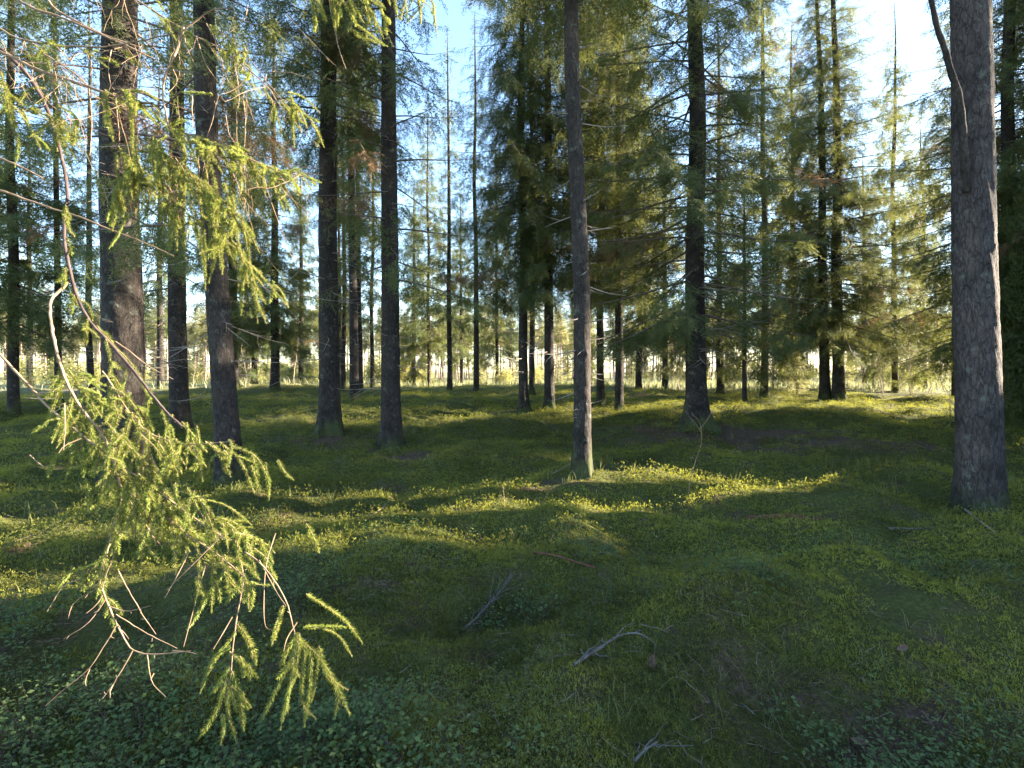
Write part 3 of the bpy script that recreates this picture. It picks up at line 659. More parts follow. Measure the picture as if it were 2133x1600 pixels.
def near_spruce():
    rng = rg(101)
    root = link('spruce_tree', None, None, (-3.1, 2.6, float(H(-3.1, 2.6)))); tag(root, 'near spruce whose lit green boughs hang into the left of the picture', 'spruce tree')
    link('trunk', trunk_mesh(rg(102), .14, 14, 32, 80, 14, .03, .4, .05), root)
    base = np.array(root.location)
    def c5(x, y): return (x * .5625, 700 + y * .5625)
    def c1(x, y): return (x * .5, y * .5)
    def pts(cv, xy, d0, d1):
        n = len(xy); return [P(*cv(*p), d0 + (d1 - d0) * i / max(n - 1, 1)) for i, p in enumerate(xy)]
    idt = lambda x, y: (x, y)
    def bough(label, wood, shoots, fill, dead=(), brown=()):
        """wood: (pts, r0, r1); shoots: explicit needle shoots; fill: (pts, spacing, length, hang)"""
        wb = MB(); nb = MB(); bb = MB()
        allsh = []
        for p, r0, r1 in wood:
            Q, L = polyline(p, .02); Q = Q + np.cumsum(rng.normal(0, .0009, Q.shape), 0)
            V, f = tubes(Q, np.linspace(r0, r1, len(Q)) * (1 + rng.normal(0, .06, len(Q))), 6); wb.add(V, f)
            # little spurs left by lost twigs
            for s in np.arange(.05, L, .06):
                if rng.random() < .5:
                    j = min(int(s / L * (len(Q) - 1)), len(Q) - 2); d = nrm(rng.normal(0, 1, 3) + (Q[j + 1] - Q[j]) * 30); l = rng.uniform(.006, .022)
                    V, f = tubes(np.array([Q[j], Q[j] + d * l * .5, Q[j] + d * l]), np.array([.0012, .001, .0006]), 4); wb.add(V, f)
        for p in shoots: allsh.append((p, rng.uniform(.35, .75)))
        for p, sp, ln, hang in fill:
            Q, L = polyline(p, .02); tg = nrm(np.gradient(Q, axis=0)); s = rng.uniform(0, sp); side = 1
            while s < L:
                j = int(s / L * (len(Q) - 1)); side = -side
                lat = nrm(np.cross(tg[j], [0, 0, 1.])) * side
                d = nrm(tg[j] * .7 + lat * rng.uniform(.3, .9) + rng.normal(0, .25, 3) + np.array([0, 0, -hang * rng.uniform(.3, 1.3)]))
                l = ln * rng.uniform(.5, 1.4); q = [Q[j], Q[j] + d * l * .5, Q[j] + d * l + np.array([0, 0, -.35 * hang * l])]
                allsh.append((q, rng.uniform(.1, .6)))
                for _ in range(rng.integers(1, 4) if l > .09 else 0):
                    u = rng.uniform(.2, .8); o = Q[j] + d * l * u; d2 = nrm(d + rng.normal(0, .55, 3) + np.array([0, 0, -.3 * hang])); l2 = l * rng.uniform(.35, .6)
                    allsh.append(([o, o + d2 * l2 * .5, o + d2 * l2 + np.array([0, 0, -.2 * hang * l2])], rng.uniform(.3, .7)))
                s += .8 * sp * rng.uniform(.6, 1.5)
        for p, t in allsh:
            p = [np.asarray(q) + rng.normal(0, .006, 3) for q in p]
            Q, L = polyline(p, .012); V, f = tubes(Q, np.linspace(.0017, .0011, len(Q)), 4); wb.add(V, f)
            needles(nb, rng, Q, L, t)
        for p in dead:
            Q, L = polyline(p, .012); V, f = tubes(Q, np.linspace(.0022, .0010, len(Q)), 4); wb.add(V, f)
        for p in brown:
            Q, L = polyline(p, .012); V, f = tubes(Q, np.linspace(.0018, .0010, len(Q)), 4); wb.add(V, f)
            needles(bb, rng, Q, L, .5, 380, .014, 0)
        st = wb.obj('bough', [M['stem' if 'stem' in label else 'bare']], root, True); st['label'] = label
        nb2 = nb.obj('needles', [M['needle_near']], st) if nb.n else None
        if bb.n: bb.obj('withered_needles', [M['brown_needle']], st)
        st.location = -base        # meshes are written in world coordinates
    tr = lambda z: np.array([-3.1, 2.6, z])
    # 1: the long lower bough
    d0, d1 = 2.25, 1.95
    S1 = [tr(3.6), P(-90, 40, 2.4), P(40, 130, 2.4), P(95, 215, 2.38), P(120, 290, 2.34), P(142, 415, 2.3), P(132, 450, 2.3), P(135, 515, 2.3), P(150, 590, 2.3), P(170, 650, 2.28), P(215, 700, 2.25), P(300, 795, 2.2), P(345, 850, 2.15), P(380, 885, 2.1)]
    S2 = [P(146, 586, 2.3), P(112, 618, 2.25), P(104, 640, 2.2), P(112, 700, 2.15), P(121, 750, 2.1), P(146, 812, 2.1), P(180, 863, 2.08), P(225, 914, 2.05), P(247, 970, 2.02), P(259, 1020, 2.0)]
    S2b = pts(c5, [(460, 570), (590, 640), (700, 740), (800, 800), (905, 890)], 2.0, 1.85)
    S2c = pts(c5, [(460, 570), (430, 680), (410, 780), (385, 870), (375, 940)], 2.0, 1.95)
    S3 = pts(c5, [(380, 130), (430, 195), (470, 270), (540, 350), (620, 380), (700, 400), (870, 385)], 2.15, 2.0)
    tail = pts(c5, [(375, 930), (400, 1000), (430, 1060), (460, 1120), (490, 1160), (550, 1175), (640, 1165), (708, 1155)], 1.95, 1.9)
    D = [pts(c5, q, 1.94, 1.9) for q in [
        [(430, 1070), (380, 1160), (330, 1240), (250, 1300), (175, 1365)], [(490, 1165), (460, 1220), (420, 1290), (375, 1350)], [(545, 1175), (555, 1250), (570, 1290), (615, 1335)],
        [(390, 975), (360, 1020), (320, 1070), (235, 1120)], [(375, 925), (300, 970), (265, 1000), (255, 1045)], [(440, 870), (490, 960), (540, 1050), (580, 1105)],
        [(430, 1030), (520, 1090), (590, 1130), (650, 1165)], [(300, 900), (230, 925), (200, 975), (175, 1020)], [(425, 1060), (450, 1090), (475, 1120)], [(400, 1000), (470, 1025), (560, 1000)],
        [(330, 1235), (310, 1275), (312, 1300)], [(420, 1290), (405, 1320), (407, 1345)], [(570, 1250), (555, 1275), (560, 1280)], [(375, 945), (400, 860), (430, 800)], [(380, 960), (355, 1000), (315, 1030)],
        [(640, 1165), (690, 1170), (725, 1180)], [(300, 380), (240, 400), (215, 430)], [(240, 250), (245, 330), (240, 420)], [(110, 440), (165, 485)],
        [(480, 610), (540, 700), (580, 780)], [(430, 20), (560, 120), (640, 160)], [(560, 640), (550, 720), (600, 780)], [(740, 650), (790, 760), (840, 700)]]]
    shoots = [pts(c5, q, a, b) for q, a, b in [
        ([(690, 330), (693, 400), (690, 480)], 2.05, 2.0), ([(735, 330), (740, 400), (735, 470)], 2.05, 2.0), ([(330, 520), (335, 580), (320, 655)], 1.95, 1.95), ([(400, 440), (395, 480), (385, 515)], 1.98, 1.96),
        ([(260, 400), (215, 440), (170, 530)], 2.0, 2.0), ([(480, 400), (560, 500), (620, 600), (665, 705)], 1.97, 1.93), ([(590, 390), (640, 470), (665, 560)], 1.98, 1.95), ([(520, 370), (600, 420), (640, 560)], 1.95, 1.95),
        ([(420, 740), (420, 790), (415, 860)], 1.94, 1.94), ([(300, 880), (303, 920), (300, 955)], 1.94, 1.94), ([(470, 690), (520, 750), (585, 825)], 1.93, 1.9), ([(860, 400), (950, 450), (985, 520), (1000, 590)], 2.0, 2.0),
        ([(930, 430), (945, 500), (945, 585)], 2.02, 2.0), ([(980, 460), (990, 530), (990, 595)], 2.03, 2.0), ([(1020, 455), (1050, 500), (1095, 535)], 2.05, 2.03), ([(1130, 700), (1160, 740), (1180, 795)], 1.9, 1.9),
        ([(775, 930), (745, 1010), (695, 1090)], 1.85, 1.84), ([(900, 890), (870, 930), (840, 985)], 1.82, 1.8), ([(930, 900), (920, 960), (915, 1035)], 1.8, 1.8), ([(930, 905), (960, 912), (992, 922)], 1.8, 1.8),
        ([(770, 600), (850, 640), (935, 695)], 1.92, 1.9), ([(670, 610), (720, 595), (775, 585)], 1.93, 1.92), ([(620, 380), (660, 440), (670, 510)], 1.95, 1.93), ([(450, 560), (440, 640), (450, 720)], 1.95, 1.94),
        ([(350, 420), (330, 470), (250, 500)], 2.0, 1.98), ([(820, 860), (810, 900), (790, 930)], 1.85, 1.85), ([(720, 640), (700, 690), (690, 740)], 1.9, 1.9), ([(400, 640), (360, 690), (330, 740)], 1.92, 1.9),
        ([(640, 540), (660, 620), (690, 660)], 1.9, 1.9), ([(410, 790), (370, 840), (260, 880)], 1.95, 1.95), ([(270, 860), (240, 890), (215, 930)], 1.95, 1.95), ([(430, 500), (520, 540), (570, 610)], 1.93, 1.9)]]
    fills = [(S1[5:], .10, .10, .9), (S2[4:], .03, .15, .8), (S2b, .035, .13, .9), (S2c, .05, .11, .9), (S3, .035, .14, .9),
             (pts(c5, [(420, 330), (480, 430), (560, 520), (620, 640)], 1.98, 1.92), .02, .14, .9), (pts(c5, [(700, 560), (780, 660), (880, 720), (960, 800)], 1.92, 1.88), .03, .13, .8),
             (pts(c5, [(400, 250), (330, 180), (280, 120)], 2.2, 2.3), .03, .14, .7)]
    bough('long drooping bough with bare pale lower twigs', [(S2, .006, .004), (S2b, .003, .0018), (S2c, .003, .0024), (S3, .003, .0018), (tail, .0034, .0015)] + [(d, .0021, .0010) for d in D], shoots, fills)
    bough('thick purplish main stem curving down through the needles', [(S1, .0105, .0045)], [], [])
    # 2: two bright fans low in front
    m1 = pts(c5, [(870, 760), (905, 890), (885, 960), (870, 1060), (858, 1150), (850, 1240), (835, 1330)], 1.86, 1.74)
    m2 = pts(c5, [(905, 800), (960, 830), (1070, 970), (1090, 1060), (1110, 1130)], 1.86, 1.74)
    m0 = [tr(2.5), P(-40, 700, 2.3), P(120, 880, 2.1), P(300, 1010, 1.95), P(450, 1120, 1.88), P(489, 1128, 1.86)]
    f1 = [[(850, 1240), (890, 1330), (910, 1450)], [(840, 1290), (800, 1390), (740, 1490)], [(840, 1300), (830, 1400), (882, 1505)], [(830, 1400), (828, 1460), (820, 1515)], [(870, 1060), (915, 1120), (945, 1215)], [(860, 1150), (785, 1200), (738, 1320)],
          [(850, 1230), (805, 1290), (790, 1330)], [(845, 1280), (860, 1340), (880, 1380)], [(880, 1070), (930, 1150), (955, 1200)], [(860, 1110), (800, 1170), (770, 1230)]]
    f2 = [[(1100, 1120), (1180, 1180), (1240, 1270), (1290, 1405)], [(1190, 1150), (1215, 1250), (1290, 1320)], [(1110, 1130), (1080, 1240), (1050, 1455)], [(1130, 1150), (1110, 1350), (1162, 1415)], [(1100, 1180), (1030, 1260), (968, 1425)], [(1160, 1180), (1150, 1290), (1120, 1455)],
          [(1060, 1000), (1040, 1060), (1018, 1145)], [(1120, 960), (1280, 1040), (1333, 1140)], [(1150, 1080), (1250, 1105), (1297, 1185)], [(1110, 1100), (1060, 1160), (1040, 1230)], [(1200, 1160), (1170, 1260), (1150, 1370)], [(1230, 1260), (1260, 1330), (1240, 1390)],
          [(1120, 1080), (1190, 1075), (1280, 1090)], [(1090, 1240), (1070, 1330), (1062, 1390)]]
    bough('thin low bough ending in two bright hanging fans', [(m0, .007, .003), (m1, .0026, .0016), (m2, .0026, .0016)], [pts(c5, q, 1.76 + rng.normal(0, .03), 1.72 + rng.normal(0, .05)) for q in f1 + f2],
          [(m1[4:], .05, .09, 1.), (m2[3:], .05, .09, .9)],
          [pts(c5, q, 1.85, 1.8) for q in [[(960, 830), (1030, 960), (1060, 1000)], [(1020, 730), (980, 850), (975, 1080), (1010, 1090)], [(860, 1040), (820, 1110), (790, 1160)], [(1100, 1060), (1060, 1120), (1050, 1170)], [(760, 850), (720, 1000), (680, 1150)], [(700, 800), (650, 900), (610, 970)], [(830, 730), (760, 800), (620, 940)]]])
    # 3: the upper lit branches
    u1 = [tr(3.2), P(-120, 80, 2.4), P(0, 105, 2.35)] + pts(c1, [(150, 290), (350, 350), (430, 375), (560, 412), (620, 410)], 2.32, 2.2)
    u2 = pts(c1, [(180, 225), (290, 290), (370, 365)], 2.3, 2.28)
    u3 = [tr(3.3), P(-60, 20, 2.4)] + pts(c1, [(0, 115), (90, 170), (300, 205), (420, 208), (560, 190), (740, 155)], 2.35, 2.25)
    u4 = [tr(4.2), P(100, -200, 2.4), P(250, -30, 2.35)] + pts(c1, [(590, 10), (760, 120), (900, 190), (1100, 350), (1135, 420)], 2.3, 2.2)
    u5 = pts(c1, [(770, 110), (720, 250), (680, 320), (675, 400), (690, 470), (702, 530)], 2.28, 2.2)
    u6 = pts(c1, [(702, 530), (800, 560), (900, 600), (1000, 640), (1100, 690), (1270, 730)], 2.2, 2.1)
    u7 = pts(c1, [(760, 125), (850, 60), (900, 35), (965, 32)], 2.28, 2.25)
    D3 = [pts(c1, q, 2.3, 2.25) for q in [[(465, 208), (450, 290), (465, 360)], [(175, 310), (190, 370), (197, 410)], [(205, 325), (225, 380), (250, 430)], [(370, 365), (385, 470), (380, 590), (375, 650)], [(905, 190), (935, 270), (930, 330), (900, 450), (870, 565)], [(860, 100), (890, 150), (905, 190)],
        [(970, 230), (1000, 400), (985, 470), (990, 600)], [(820, 160), (850, 270), (915, 350)], [(770, 160), (790, 230), (820, 280)], [(1030, 20), (1020, 90), (955, 135)], [(900, 120), (1000, 200), (1080, 300)], [(1100, 300), (1210, 300), (1300, 330)], [(1110, 310), (1100, 370), (1115, 420)], [(1190, 60), (1280, 160), (1400, 270)],
        [(690, 200), (720, 190), (735, 215)], [(480, 390), (490, 480), (497, 580)], [(720, 290), (745, 340), (700, 385)], [(340, 440), (380, 430)], [(800, 400), (800, 470), (805, 530)], [(940, 480), (950, 560), (1000, 610)], [(1010, 400), (1020, 500), (1015, 610)], [(1370, 0), (1390, 120), (1420, 250), (1440, 290)],
        [(1150, 420), (1270, 560), (1330, 620)], [(1050, 260), (1180, 420), (1290, 520)], [(720, 660), (680, 700), (690, 760)], [(730, 660), (800, 760), (900, 880)], [(1010, 610), (1080, 640)], [(600, 250), (640, 300), (690, 340)]]]
    sh3 = [pts(c1, q, 2.25 + rng.normal(0, .05), 2.2 + rng.normal(0, .05)) for q in [
        [(440, 370), (445, 480), (465, 590)], [(535, 380), (540, 500), (550, 640)], [(520, 380), (580, 440), (655, 525)], [(530, 385), (590, 375), (655, 410)], [(895, 395), (830, 390), (750, 395)], [(560, 410), (600, 440), (640, 510)],
        [(250, 430), (240, 500), (170, 470)], [(195, 365), (120, 370), (75, 430)], [(195, 365), (180, 420), (90, 440)], [(250, 430), (250, 560), (310, 720)], [(250, 440), (300, 470), (330, 530)], [(240, 450), (190, 520), (170, 570)],
        [(5, 300), (50, 420), (80, 560)], [(0, 380), (40, 480), (70, 600), (60, 690)], [(0, 330), (30, 400), (40, 520)], [(400, 700), (415, 780), (430, 860)],
        [(760, 570), (770, 640), (760, 680)], [(820, 570), (880, 700), (925, 850)], [(900, 600), (930, 660), (955, 740)], [(980, 640), (1000, 720), (1000, 810)], [(1080, 690), (1095, 750), (1115, 810)], [(1180, 710), (1220, 760), (1250, 800)], [(470, 620), (480, 740), (550, 835)], [(560, 560), (590, 660), (600, 770)],
        [(560, 640), (600, 720), (620, 800)], [(700, 760), (740, 900), (730, 1050)], [(780, 700), (770, 900), (760, 1070)], [(830, 780), (850, 960), (860, 1215)], [(880, 800), (900, 1050), (870, 1190)], [(960, 800), (1000, 1050), (1000, 1210)], [(1000, 900), (1040, 1100), (1060, 1230), (1115, 1345)],
        [(530, 900), (500, 980), (460, 1035)], [(1040, 1100), (1010, 1200), (1000, 1310)], [(690, 540), (740, 510), (780, 510)], [(700, 530), (640, 470), (610, 440)], [(690, 560), (640, 590), (600, 620)], [(1200, 370), (1260, 400), (1325, 470)], [(1210, 400), (1240, 460), (1250, 510)], [(640, 640), (660, 740), (650, 840)],
        [(560, 700), (570, 800), (560, 900)], [(930, 760), (960, 860), (985, 940)], [(880, 620), (860, 700), (870, 780)]]]
    f3 = [(u6, .022, .12, .6), (pts(c1, [(620, 560), (700, 640), (800, 720), (900, 800), (1000, 900)], 2.2, 2.15), .022, .15, 1.1), (pts(c1, [(480, 600), (560, 680), (640, 760), (740, 820), (860, 900), (960, 1000), (1060, 1120)], 2.25, 2.15), .028, .15, 1.2),
          (pts(c1, [(150, 470), (240, 470), (330, 520)], 2.3, 2.28), .03, .14, .9), (pts(c1, [(0, 300), (40, 400), (80, 480)], 2.3, 2.3), .04, .13, .9), (u1[-3:], .035, .11, .9), (u4[3:], .09, .10, .9), (u3[3:], .12, .09, .9), (pts(c1, [(1150, 420), (1210, 400), (1270, 470)], 2.25, 2.2), .04, .12, .9), (pts(c1, [(860, 100), (930, 130), (1020, 190)], 2.3, 2.25), .05, .10, .8), (pts(c1, [(560, 600), (520, 720), (480, 800)], 2.3, 2.25), .035, .14, 1.)]
    bough('high sunlit bough with a long green comb of needles', [(u1, .009, .005), (u2, .004, .003), (u3, .006, .0025), (u4, .006, .0025), (u5, .006, .003), (u6, .004, .002), (u7, .004, .002)] + [(d, .0022, .0010) for d in D3], sh3, f3,
          [], [pts(c1, q, 2.2, 2.18) for q in [[(720, 700), (700, 800), (720, 900)], [(740, 760), (720, 860), (690, 910)], [(700, 770), (740, 850), (745, 920)], [(800, 640), (790, 680), (800, 710)], [(720, 880), (730, 940), (715, 980)]]])
    tw = MB()
    for line, nn in ((u1, 14), (u3, 18), (u4, 34), (u6, 22), (u2, 8)):
        Q, L = polyline(line, .02); Q = Q[len(Q) // 5:]
        for _ in range(nn):
            o = Q[rng.integers(0, len(Q))]; l = rng.uniform(.08, .42); d = nrm(rng.normal(0, .45, 3) + [.25, -.1, -.8]); n_ = 8
            q = o + np.linspace(0, 1, n_)[:, None] * d * l + np.cumsum(rng.normal(0, .012, (n_, 3)), 0) * np.linspace(0, 1, n_)[:, None]
            V, f = tubes(q, np.linspace(.0014, .0006, n_), 4); tw.add(V, f)
            for __ in range(rng.integers(0, 4)):
                j = rng.integers(2, n_ - 1); e = nrm(d + rng.normal(0, .6, 3)); V, f = tubes(q[j] + np.linspace(0, 1, 5)[:, None] * e * l * .3 + np.cumsum(rng.normal(0, .006, (5, 3)), 0) * np.linspace(0, 1, 5)[:, None], np.linspace(.0009, .0005, 5), 3); tw.add(V, f)
    tb = tw.obj('hanging_twigs', [M['bare']], root); tb.location = -base; tb['kind'] = 'stuff'
    # 4: bare grey branches crossing the left
    g1 = [tr(2.6), P(-60, 385, 2.5)] + pts(c1, [(0, 790), (200, 860), (290, 885), (480, 960), (600, 1010), (720, 1070)], 2.45, 2.3)
    g2 = [tr(2.8), P(-40, 310, 2.5)] + pts(c1, [(0, 655), (90, 690), (185, 742)], 2.45, 2.4)
    g3 = [tr(4.), P(-60, -80, 2.6)] + pts(c1, [(80, 0), (150, 45), (250, 70), (330, 110), (450, 165), (660, 255)], 2.5, 2.4)
    g4 = [tr(4.1), P(60, -90, 2.6)] + pts(c1, [(190, 20), (320, 85), (430, 140), (600, 200)], 2.6, 2.5)
    bough('bare grey side branches without needles', [(g1, .008, .003), (g2, .008, .004), (g3, .009, .004), (g4, .008, .004)], [], [])
    # 5: green tips hanging in from above
    h1 = [tr(4.4), P(200, -260, 2.3), P(500, -120, 2.3), P(720, -40, 2.3), P(800, 20, 2.3)]
    h2 = [tr(4.5), P(300, -260, 2.4), P(700, -140, 2.4), P(860, -40, 2.4), P(900, 10, 2.4)]
    sh5 = [[P(a, b, 2.3), P((a + c) / 2 + 4, (b + e) / 2, 2.3), P(c, e, 2.28)] for a, b, c, e in [(640, -20, 660, 60), (655, -10, 680, 45), (690, -20, 700, 70), (720, 0, 740, 60), (740, 50, 800, 95), (720, 60, 770, 90), (780, -10, 800, 20), (860, -20, 875, 50), (890, -10, 905, 30), (880, 0, 850, 45), (320, -20, 335, 20), (600, -30, 610, 10), (660, 40, 650, 65), (735, 70, 810, 100)]]
    bough('green twig tips hanging in at the top', [(h1, .007, .002), (h2, .007, .002)], sh5, [(h1[-3:], .04, .13, .8), (h2[-3:], .05, .13, .8)])
near_spruce()

# ------------------------------------------------------------------ forked limb of the big plated trunk (a part of that tree)
for o in list(bpy.data.objects):
    if o.get('label', '').startswith('big trunk with cracked'):
        big = o
bp = np.array(big.location); d = bp[1] - .16
mb = MB()
Q, L = polyline([P(2014, 400, d + .08), P(2008, 330, d - .0), P(2004, 250, d - .05), P(1996, 190, d - .08), P(1980, 150, d - .1), P(1968, 100, d - .12), P(1952, 60, d - .15), P(1940, 0, d - .2), P(1920, -90, d - .3), P(1900, -200, d - .4)], .03)
V, f = tubes(Q, np.linspace(.045, .016, len(Q)) * (1 + .06 * np.sin(np.arange(len(Q)) * .9)), 10); mb.add(V, f)
lo = mb.obj('forked_limb', [M['bark']], None, True); lo.parent = big; bpy.context.view_layer.update(); lo.matrix_parent_inverse = big.matrix_world.inverted()

# ------------------------------------------------------------------ things lying on the moss
def stick(label, px_pts, r0, r1, mat='grey', name='fallen_branch', lift=.03, twigs=0, cat='branch', seed=0):
    rng = rg(seed + 300); pts_ = []
    for i, q in enumerate(px_pts):
        g = ground_at(q[0], q[1]); g[2] += lift + (q[2] if len(q) > 2 else 0); pts_.append(g)
    Q, L = polyline(pts_, .03); Q = Q + np.cumsum(rng.normal(0, .0012, Q.shape), 0)
    mb = MB(); V, f = tubes(Q, .7 * np.linspace(r0, r1, len(Q)) * (1 + rng.normal(0, .05, len(Q))), 7); mb.add(V, f)
    o = mb.obj(name, [M[mat]], None, True); tag(o, label, cat)
    if twigs:
        tb = MB()
        for _ in range(twigs):
            j = rng.integers(1, len(Q) - 1); dd = nrm(nrm(Q[min(j + 1, len(Q) - 1)] - Q[j - 1]) + rng.normal(0, .5, 3) * [1, 1, .35] + [0, 0, .05]); l = rng.uniform(.06, .26)
            q = Q[j] + np.linspace(0, 1, 5)[:, None] * dd * l + np.cumsum(rng.normal(0, .008, (5, 3)), 0); q[0] = Q[j]
            V, f = tubes(q, np.linspace(r1 * .7, r1 * .3, 5), 4); tb.add(V, f)
        tb.obj('twigs', [M[mat]], o)
    return o
stick('pale fallen branch lying in the moss in front of the big plated trunk', [(1850, 1107), (1920, 1108), (1975, 1103), (2020, 1098)], .013, .006, twigs=6, seed=1)
stick('dark stick leaning out from the foot of the big plated trunk', [(2005, 1062), (2040, 1090), (2075, 1118)], .018, .008, 'dead', seed=2)
stick('arched grey dead branch near the middle of the shaded moss', [(1195, 1400), (1240, 1385, .04), (1290, 1360, .07), (1330, 1350, .06), (1365, 1352, 0)], .012, .006, twigs=9, seed=3)
stick('bundle of thin grey dead twigs lying aslant in the shaded moss', [(965, 1322), (1000, 1300, .03), (1030, 1268, .05), (1062, 1232, .04)], .010, .004, twigs=26, seed=4)
stick('brown fallen stick on the dark moss below the sunny streaks', [(1110, 1158), (1160, 1166), (1200, 1180), (1240, 1192)], .016, .010, 'red', seed=5)
stick('red brown rotten log sunk in moss right of the sunny streaks', [(1555, 1082), (1600, 1078), (1650, 1076), (1680, 1084)], .05, .03, 'red', 'fallen_log', 0, 5, 'log', seed=6)
stick('pale bare twig poking up at the bottom edge, left of the middle', [(775, 1560), (800, 1570, .05), (815, 1600, .02)], .007, .003, twigs=5, seed=7)
stick('pale broken twig at the bottom edge near the middle', [(1320, 1605), (1345, 1592, .03), (1370, 1578, .03)], .009, .004, twigs=4, seed=8)
stick('short pale stick by the streak of sun left of the mossy mound', [(770, 1085), (800, 1065, .02), (815, 1050, .03)], .007, .004, 'bare', seed=9)
stick('thin fallen stick left of the trunk on the mossy mound', [(1150, 992), (1170, 985, .03), (1188, 978, .05)], .012, .006, 'dead', seed=10)
stick('thin pale twig on the moss at the right, by the bottom edge', [(1545, 1480), (1558, 1490), (1570, 1502)], .005, .004, seed=11)
stick('thin fallen branch on the brown litter beside the large low limbed spruce', [(1600, 912), (1650, 918), (1700, 922)], .015, .01, seed=12)
def leaf(label, px, py, sz, rot, seed):
    rng = rg(seed); n = 7; u = np.linspace(-1, 1, n); mb = MB()
    X, Y = np.meshgrid(u, u, indexing='ij'); wdt = (1 - np.abs(X) ** 2.2) * .55; Z = .25 * Y ** 2 * .5 + .12 * np.sin(X * 3) + rng.normal(0, .03, X.shape)
    V = np.stack([X, Y * wdt, Z], -1) * sz; i = np.arange(n - 1)[:, None] * n; j = np.arange(n - 1)[None]
    q = np.stack([i + j, i + n + j, i + n + j + 1, i + j + 1], -1).reshape(-1, 4); mb.add(V, q)
    o = mb.obj('dead_leaf', [M['deadleaf']], None, True); g = ground_at(px, py); o.location = g + [0, 0, .035]; o.rotation_euler = rot
    tag(o, label, 'leaf')
leaf('curled brown leaf standing up by the arched dead branch', 1360, 1395, .04, (0, -1.2, .6), 1)
leaf('pale pinkish dead leaf on the moss toward the right edge', 1880, 1366, .036, (.2, -.2, .2), 2)
leaf('grey pink dead leaf near the bottom right corner', 1790, 1562, .042, (.1, .15, -.3), 3)
leaf('small dead leaf in the bottom left corner', 12, 1575, .04, (.2, .1, .7), 4)
# ---- slim bare seedling in front of the large spruce
def seedling(label, foot, strokes, r, mat='bare'):
    g = ground_at(*foot); d = g[1]; mb = MB()
    for i, s in enumerate(strokes):
        q = [P(x, y, d + dz) for x, y, dz in s]
        if i == 0: q = [g - [0, 0, .05]] + q
        Q, L = polyline(q, .02); V, f = tubes(Q, np.linspace(r if i == 0 else r * .6, r * .35, len(Q)), 5); mb.add(V, f)
    o = mb.obj('bare_seedling', [M[mat]], None, True); tag(o, label, 'seedling')
seedling('slim leafless seedling with forked tip in front of the large low limbed spruce', (1432, 1030), [[(1440, 990, 0), (1452, 950, 0), (1462, 925, .02), (1460, 880, .02), (1440, 860, 0)], [(1461, 890, .02), (1478, 868, .05), (1487, 845, .05)], [(1460, 900, .02), (1448, 882, 0), (1434, 866, -.03)], [(1448, 955, 0), (1436, 952, .02)]], .006)
seedling('short thin dead stalk standing between the two sunny moss patches', (1052, 1060), [[(1050, 1035, 0), (1047, 1008, 0)]], .005)
seedling('thin young stem standing in the shade left of the big plated trunk', (1978, 885), [[(1979, 830, 0), (1978, 790, 0)], [(1979, 815, 0), (1990, 800, .1)], [(1979, 825, 0), (1966, 806, .1)]], .012, 'limb')

# ------------------------------------------------------------------ unseen spruces added on the right, shaped and spaced to throw shade
SHADE = [(11.2 + .9 * (i % 2), -1.6 + .75 * i, 'thicket', 3.6 + .2 * (i % 3), 1) for i in range(11)]
SHADE += [(13.5 + .9 * (i % 2), -1.6 + .95 * i, 'thicket', 4.05 + .2 * (i % 3), 1) for i in range(8)]
SHADE += [(12, 5.3, 'thicket', 5.3, .38), (12.6, 5.95, 'thicket', 5.6, .5), (12, 6.12, 'thicket', 6.5, .58), (12.2, 7.62, 'thicket', 6.5, .29), (12.3, 7.06, 'thicket', 6.5, .06), (12, 8.58, 'thicket', 6.5, .28), (11.8, 6.2, 'thicket', 6.5, .5), (12, 10.1, 'thicket', 6.5, .58), (12.7, 7.72, 'thicket', 6.5, .25), (12.8, 8.75, 'thicket', 6.5, .25), (12.6, 11.1, 'thicket', 6.5, .6), (12.5, 12.4, 'thicket', 6.5, .6), (13, 13.6, 'thicket', 6.5, .6),  # squeezed into thin columns; gaps between them let sun streaks through
          (12, 7.0, 'thicket', 3.2, .5), (12, 8.1, 'thicket', 2.45, .5), (12, 9.2, 'thicket', 2.5, .5)]
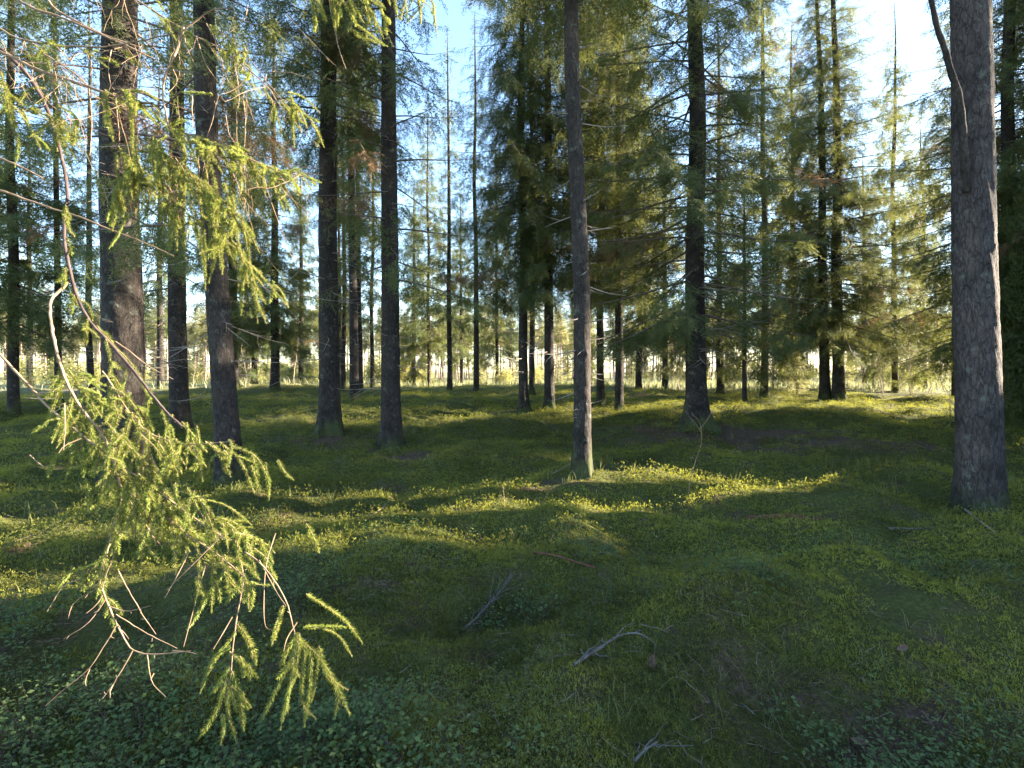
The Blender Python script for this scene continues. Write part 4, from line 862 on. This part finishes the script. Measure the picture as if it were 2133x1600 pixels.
SHADE += [(14.3, 10.0, 'clean', 20.5, 1), (16, 14.5, 'mid', 20, 1), (18, 16.8, 'mid', 20, 1), (21, 14.5, 'lo', 20, 1), (24, 16, 'lo', 20, 1), (16.5, 9.2, 'clean', 23, 1)]
for (x, y, ct, Ht, wd) in SHADE:
    root = link('spruce_tree', None, None, (x, y, float(H(x, y)))); tag(root, 'unseen spruce added on the right to shape shade and sun streaks', 'spruce tree', 'unseen spruces added on the right for their shade')
    s = Ht / (4 if ct == 'thicket' else 20); root.scale = (s, s, s) if ct != 'thicket' else (wd, wd, s); root.rotation_euler = (0, 0, x * 1.7)
    link('trunk', trunk_mesh(rg(int(x * 10)), *((.04, 4) if ct == 'thicket' else (.2, 20)), 10, 12), root); link('crown', crown_mesh(ct), root)

# ------------------------------------------------------------------ sky, sun, camera
w = bpy.data.worlds.new('World'); scene.world = w; w.use_nodes = True; nt = w.node_tree
sky = nt.nodes.new('ShaderNodeTexSky'); sky.sky_type = 'NISHITA'; sky.sun_disc = False
sky.sun_elevation = R(SUN_EL); sky.sun_rotation = R(SUN_AZ); sky.air_density = 1.0; sky.dust_density = .4; sky.ozone_density = 2.0
bg = nt.nodes['Background']; nt.links.new(sky.outputs[0], bg.inputs[0]); bg.inputs[1].default_value = .075
sl = bpy.data.lights.new('sun', 'SUN'); sl.energy = 5; sl.angle = R(.5); sl.color = (1, .86, .66)
so = bpy.data.objects.new('sun', sl); COL.objects.link(so); so.rotation_euler = (R(90 - SUN_EL), 0, R(180 - SUN_AZ)); so.location = (20, 0, 20)
cam = bpy.data.cameras.new('camera'); cam.sensor_width = 36; cam.lens = 36 * F / 2133; cam.shift_y = -(800 - HY) / 2133; cam.clip_end = 3000; cam.clip_start = .05
co = bpy.data.objects.new('camera', cam); COL.objects.link(co); co.location = (0, 0, CAMZ); co.rotation_euler = (R(90), 0, 0)
scene.camera = co
vs = scene.view_settings; vs.view_transform = 'Standard'; vs.look = 'None'; vs.exposure = 3.45; vs.gamma = 1
cy = scene.cycles
cy.max_bounces = 6; cy.volume_bounces = 0; cy.diffuse_bounces = 4; cy.glossy_bounces = 2; cy.transmission_bounces = 4; cy.use_denoising = True; cy.caustics_reflective = False; cy.caustics_refractive = False
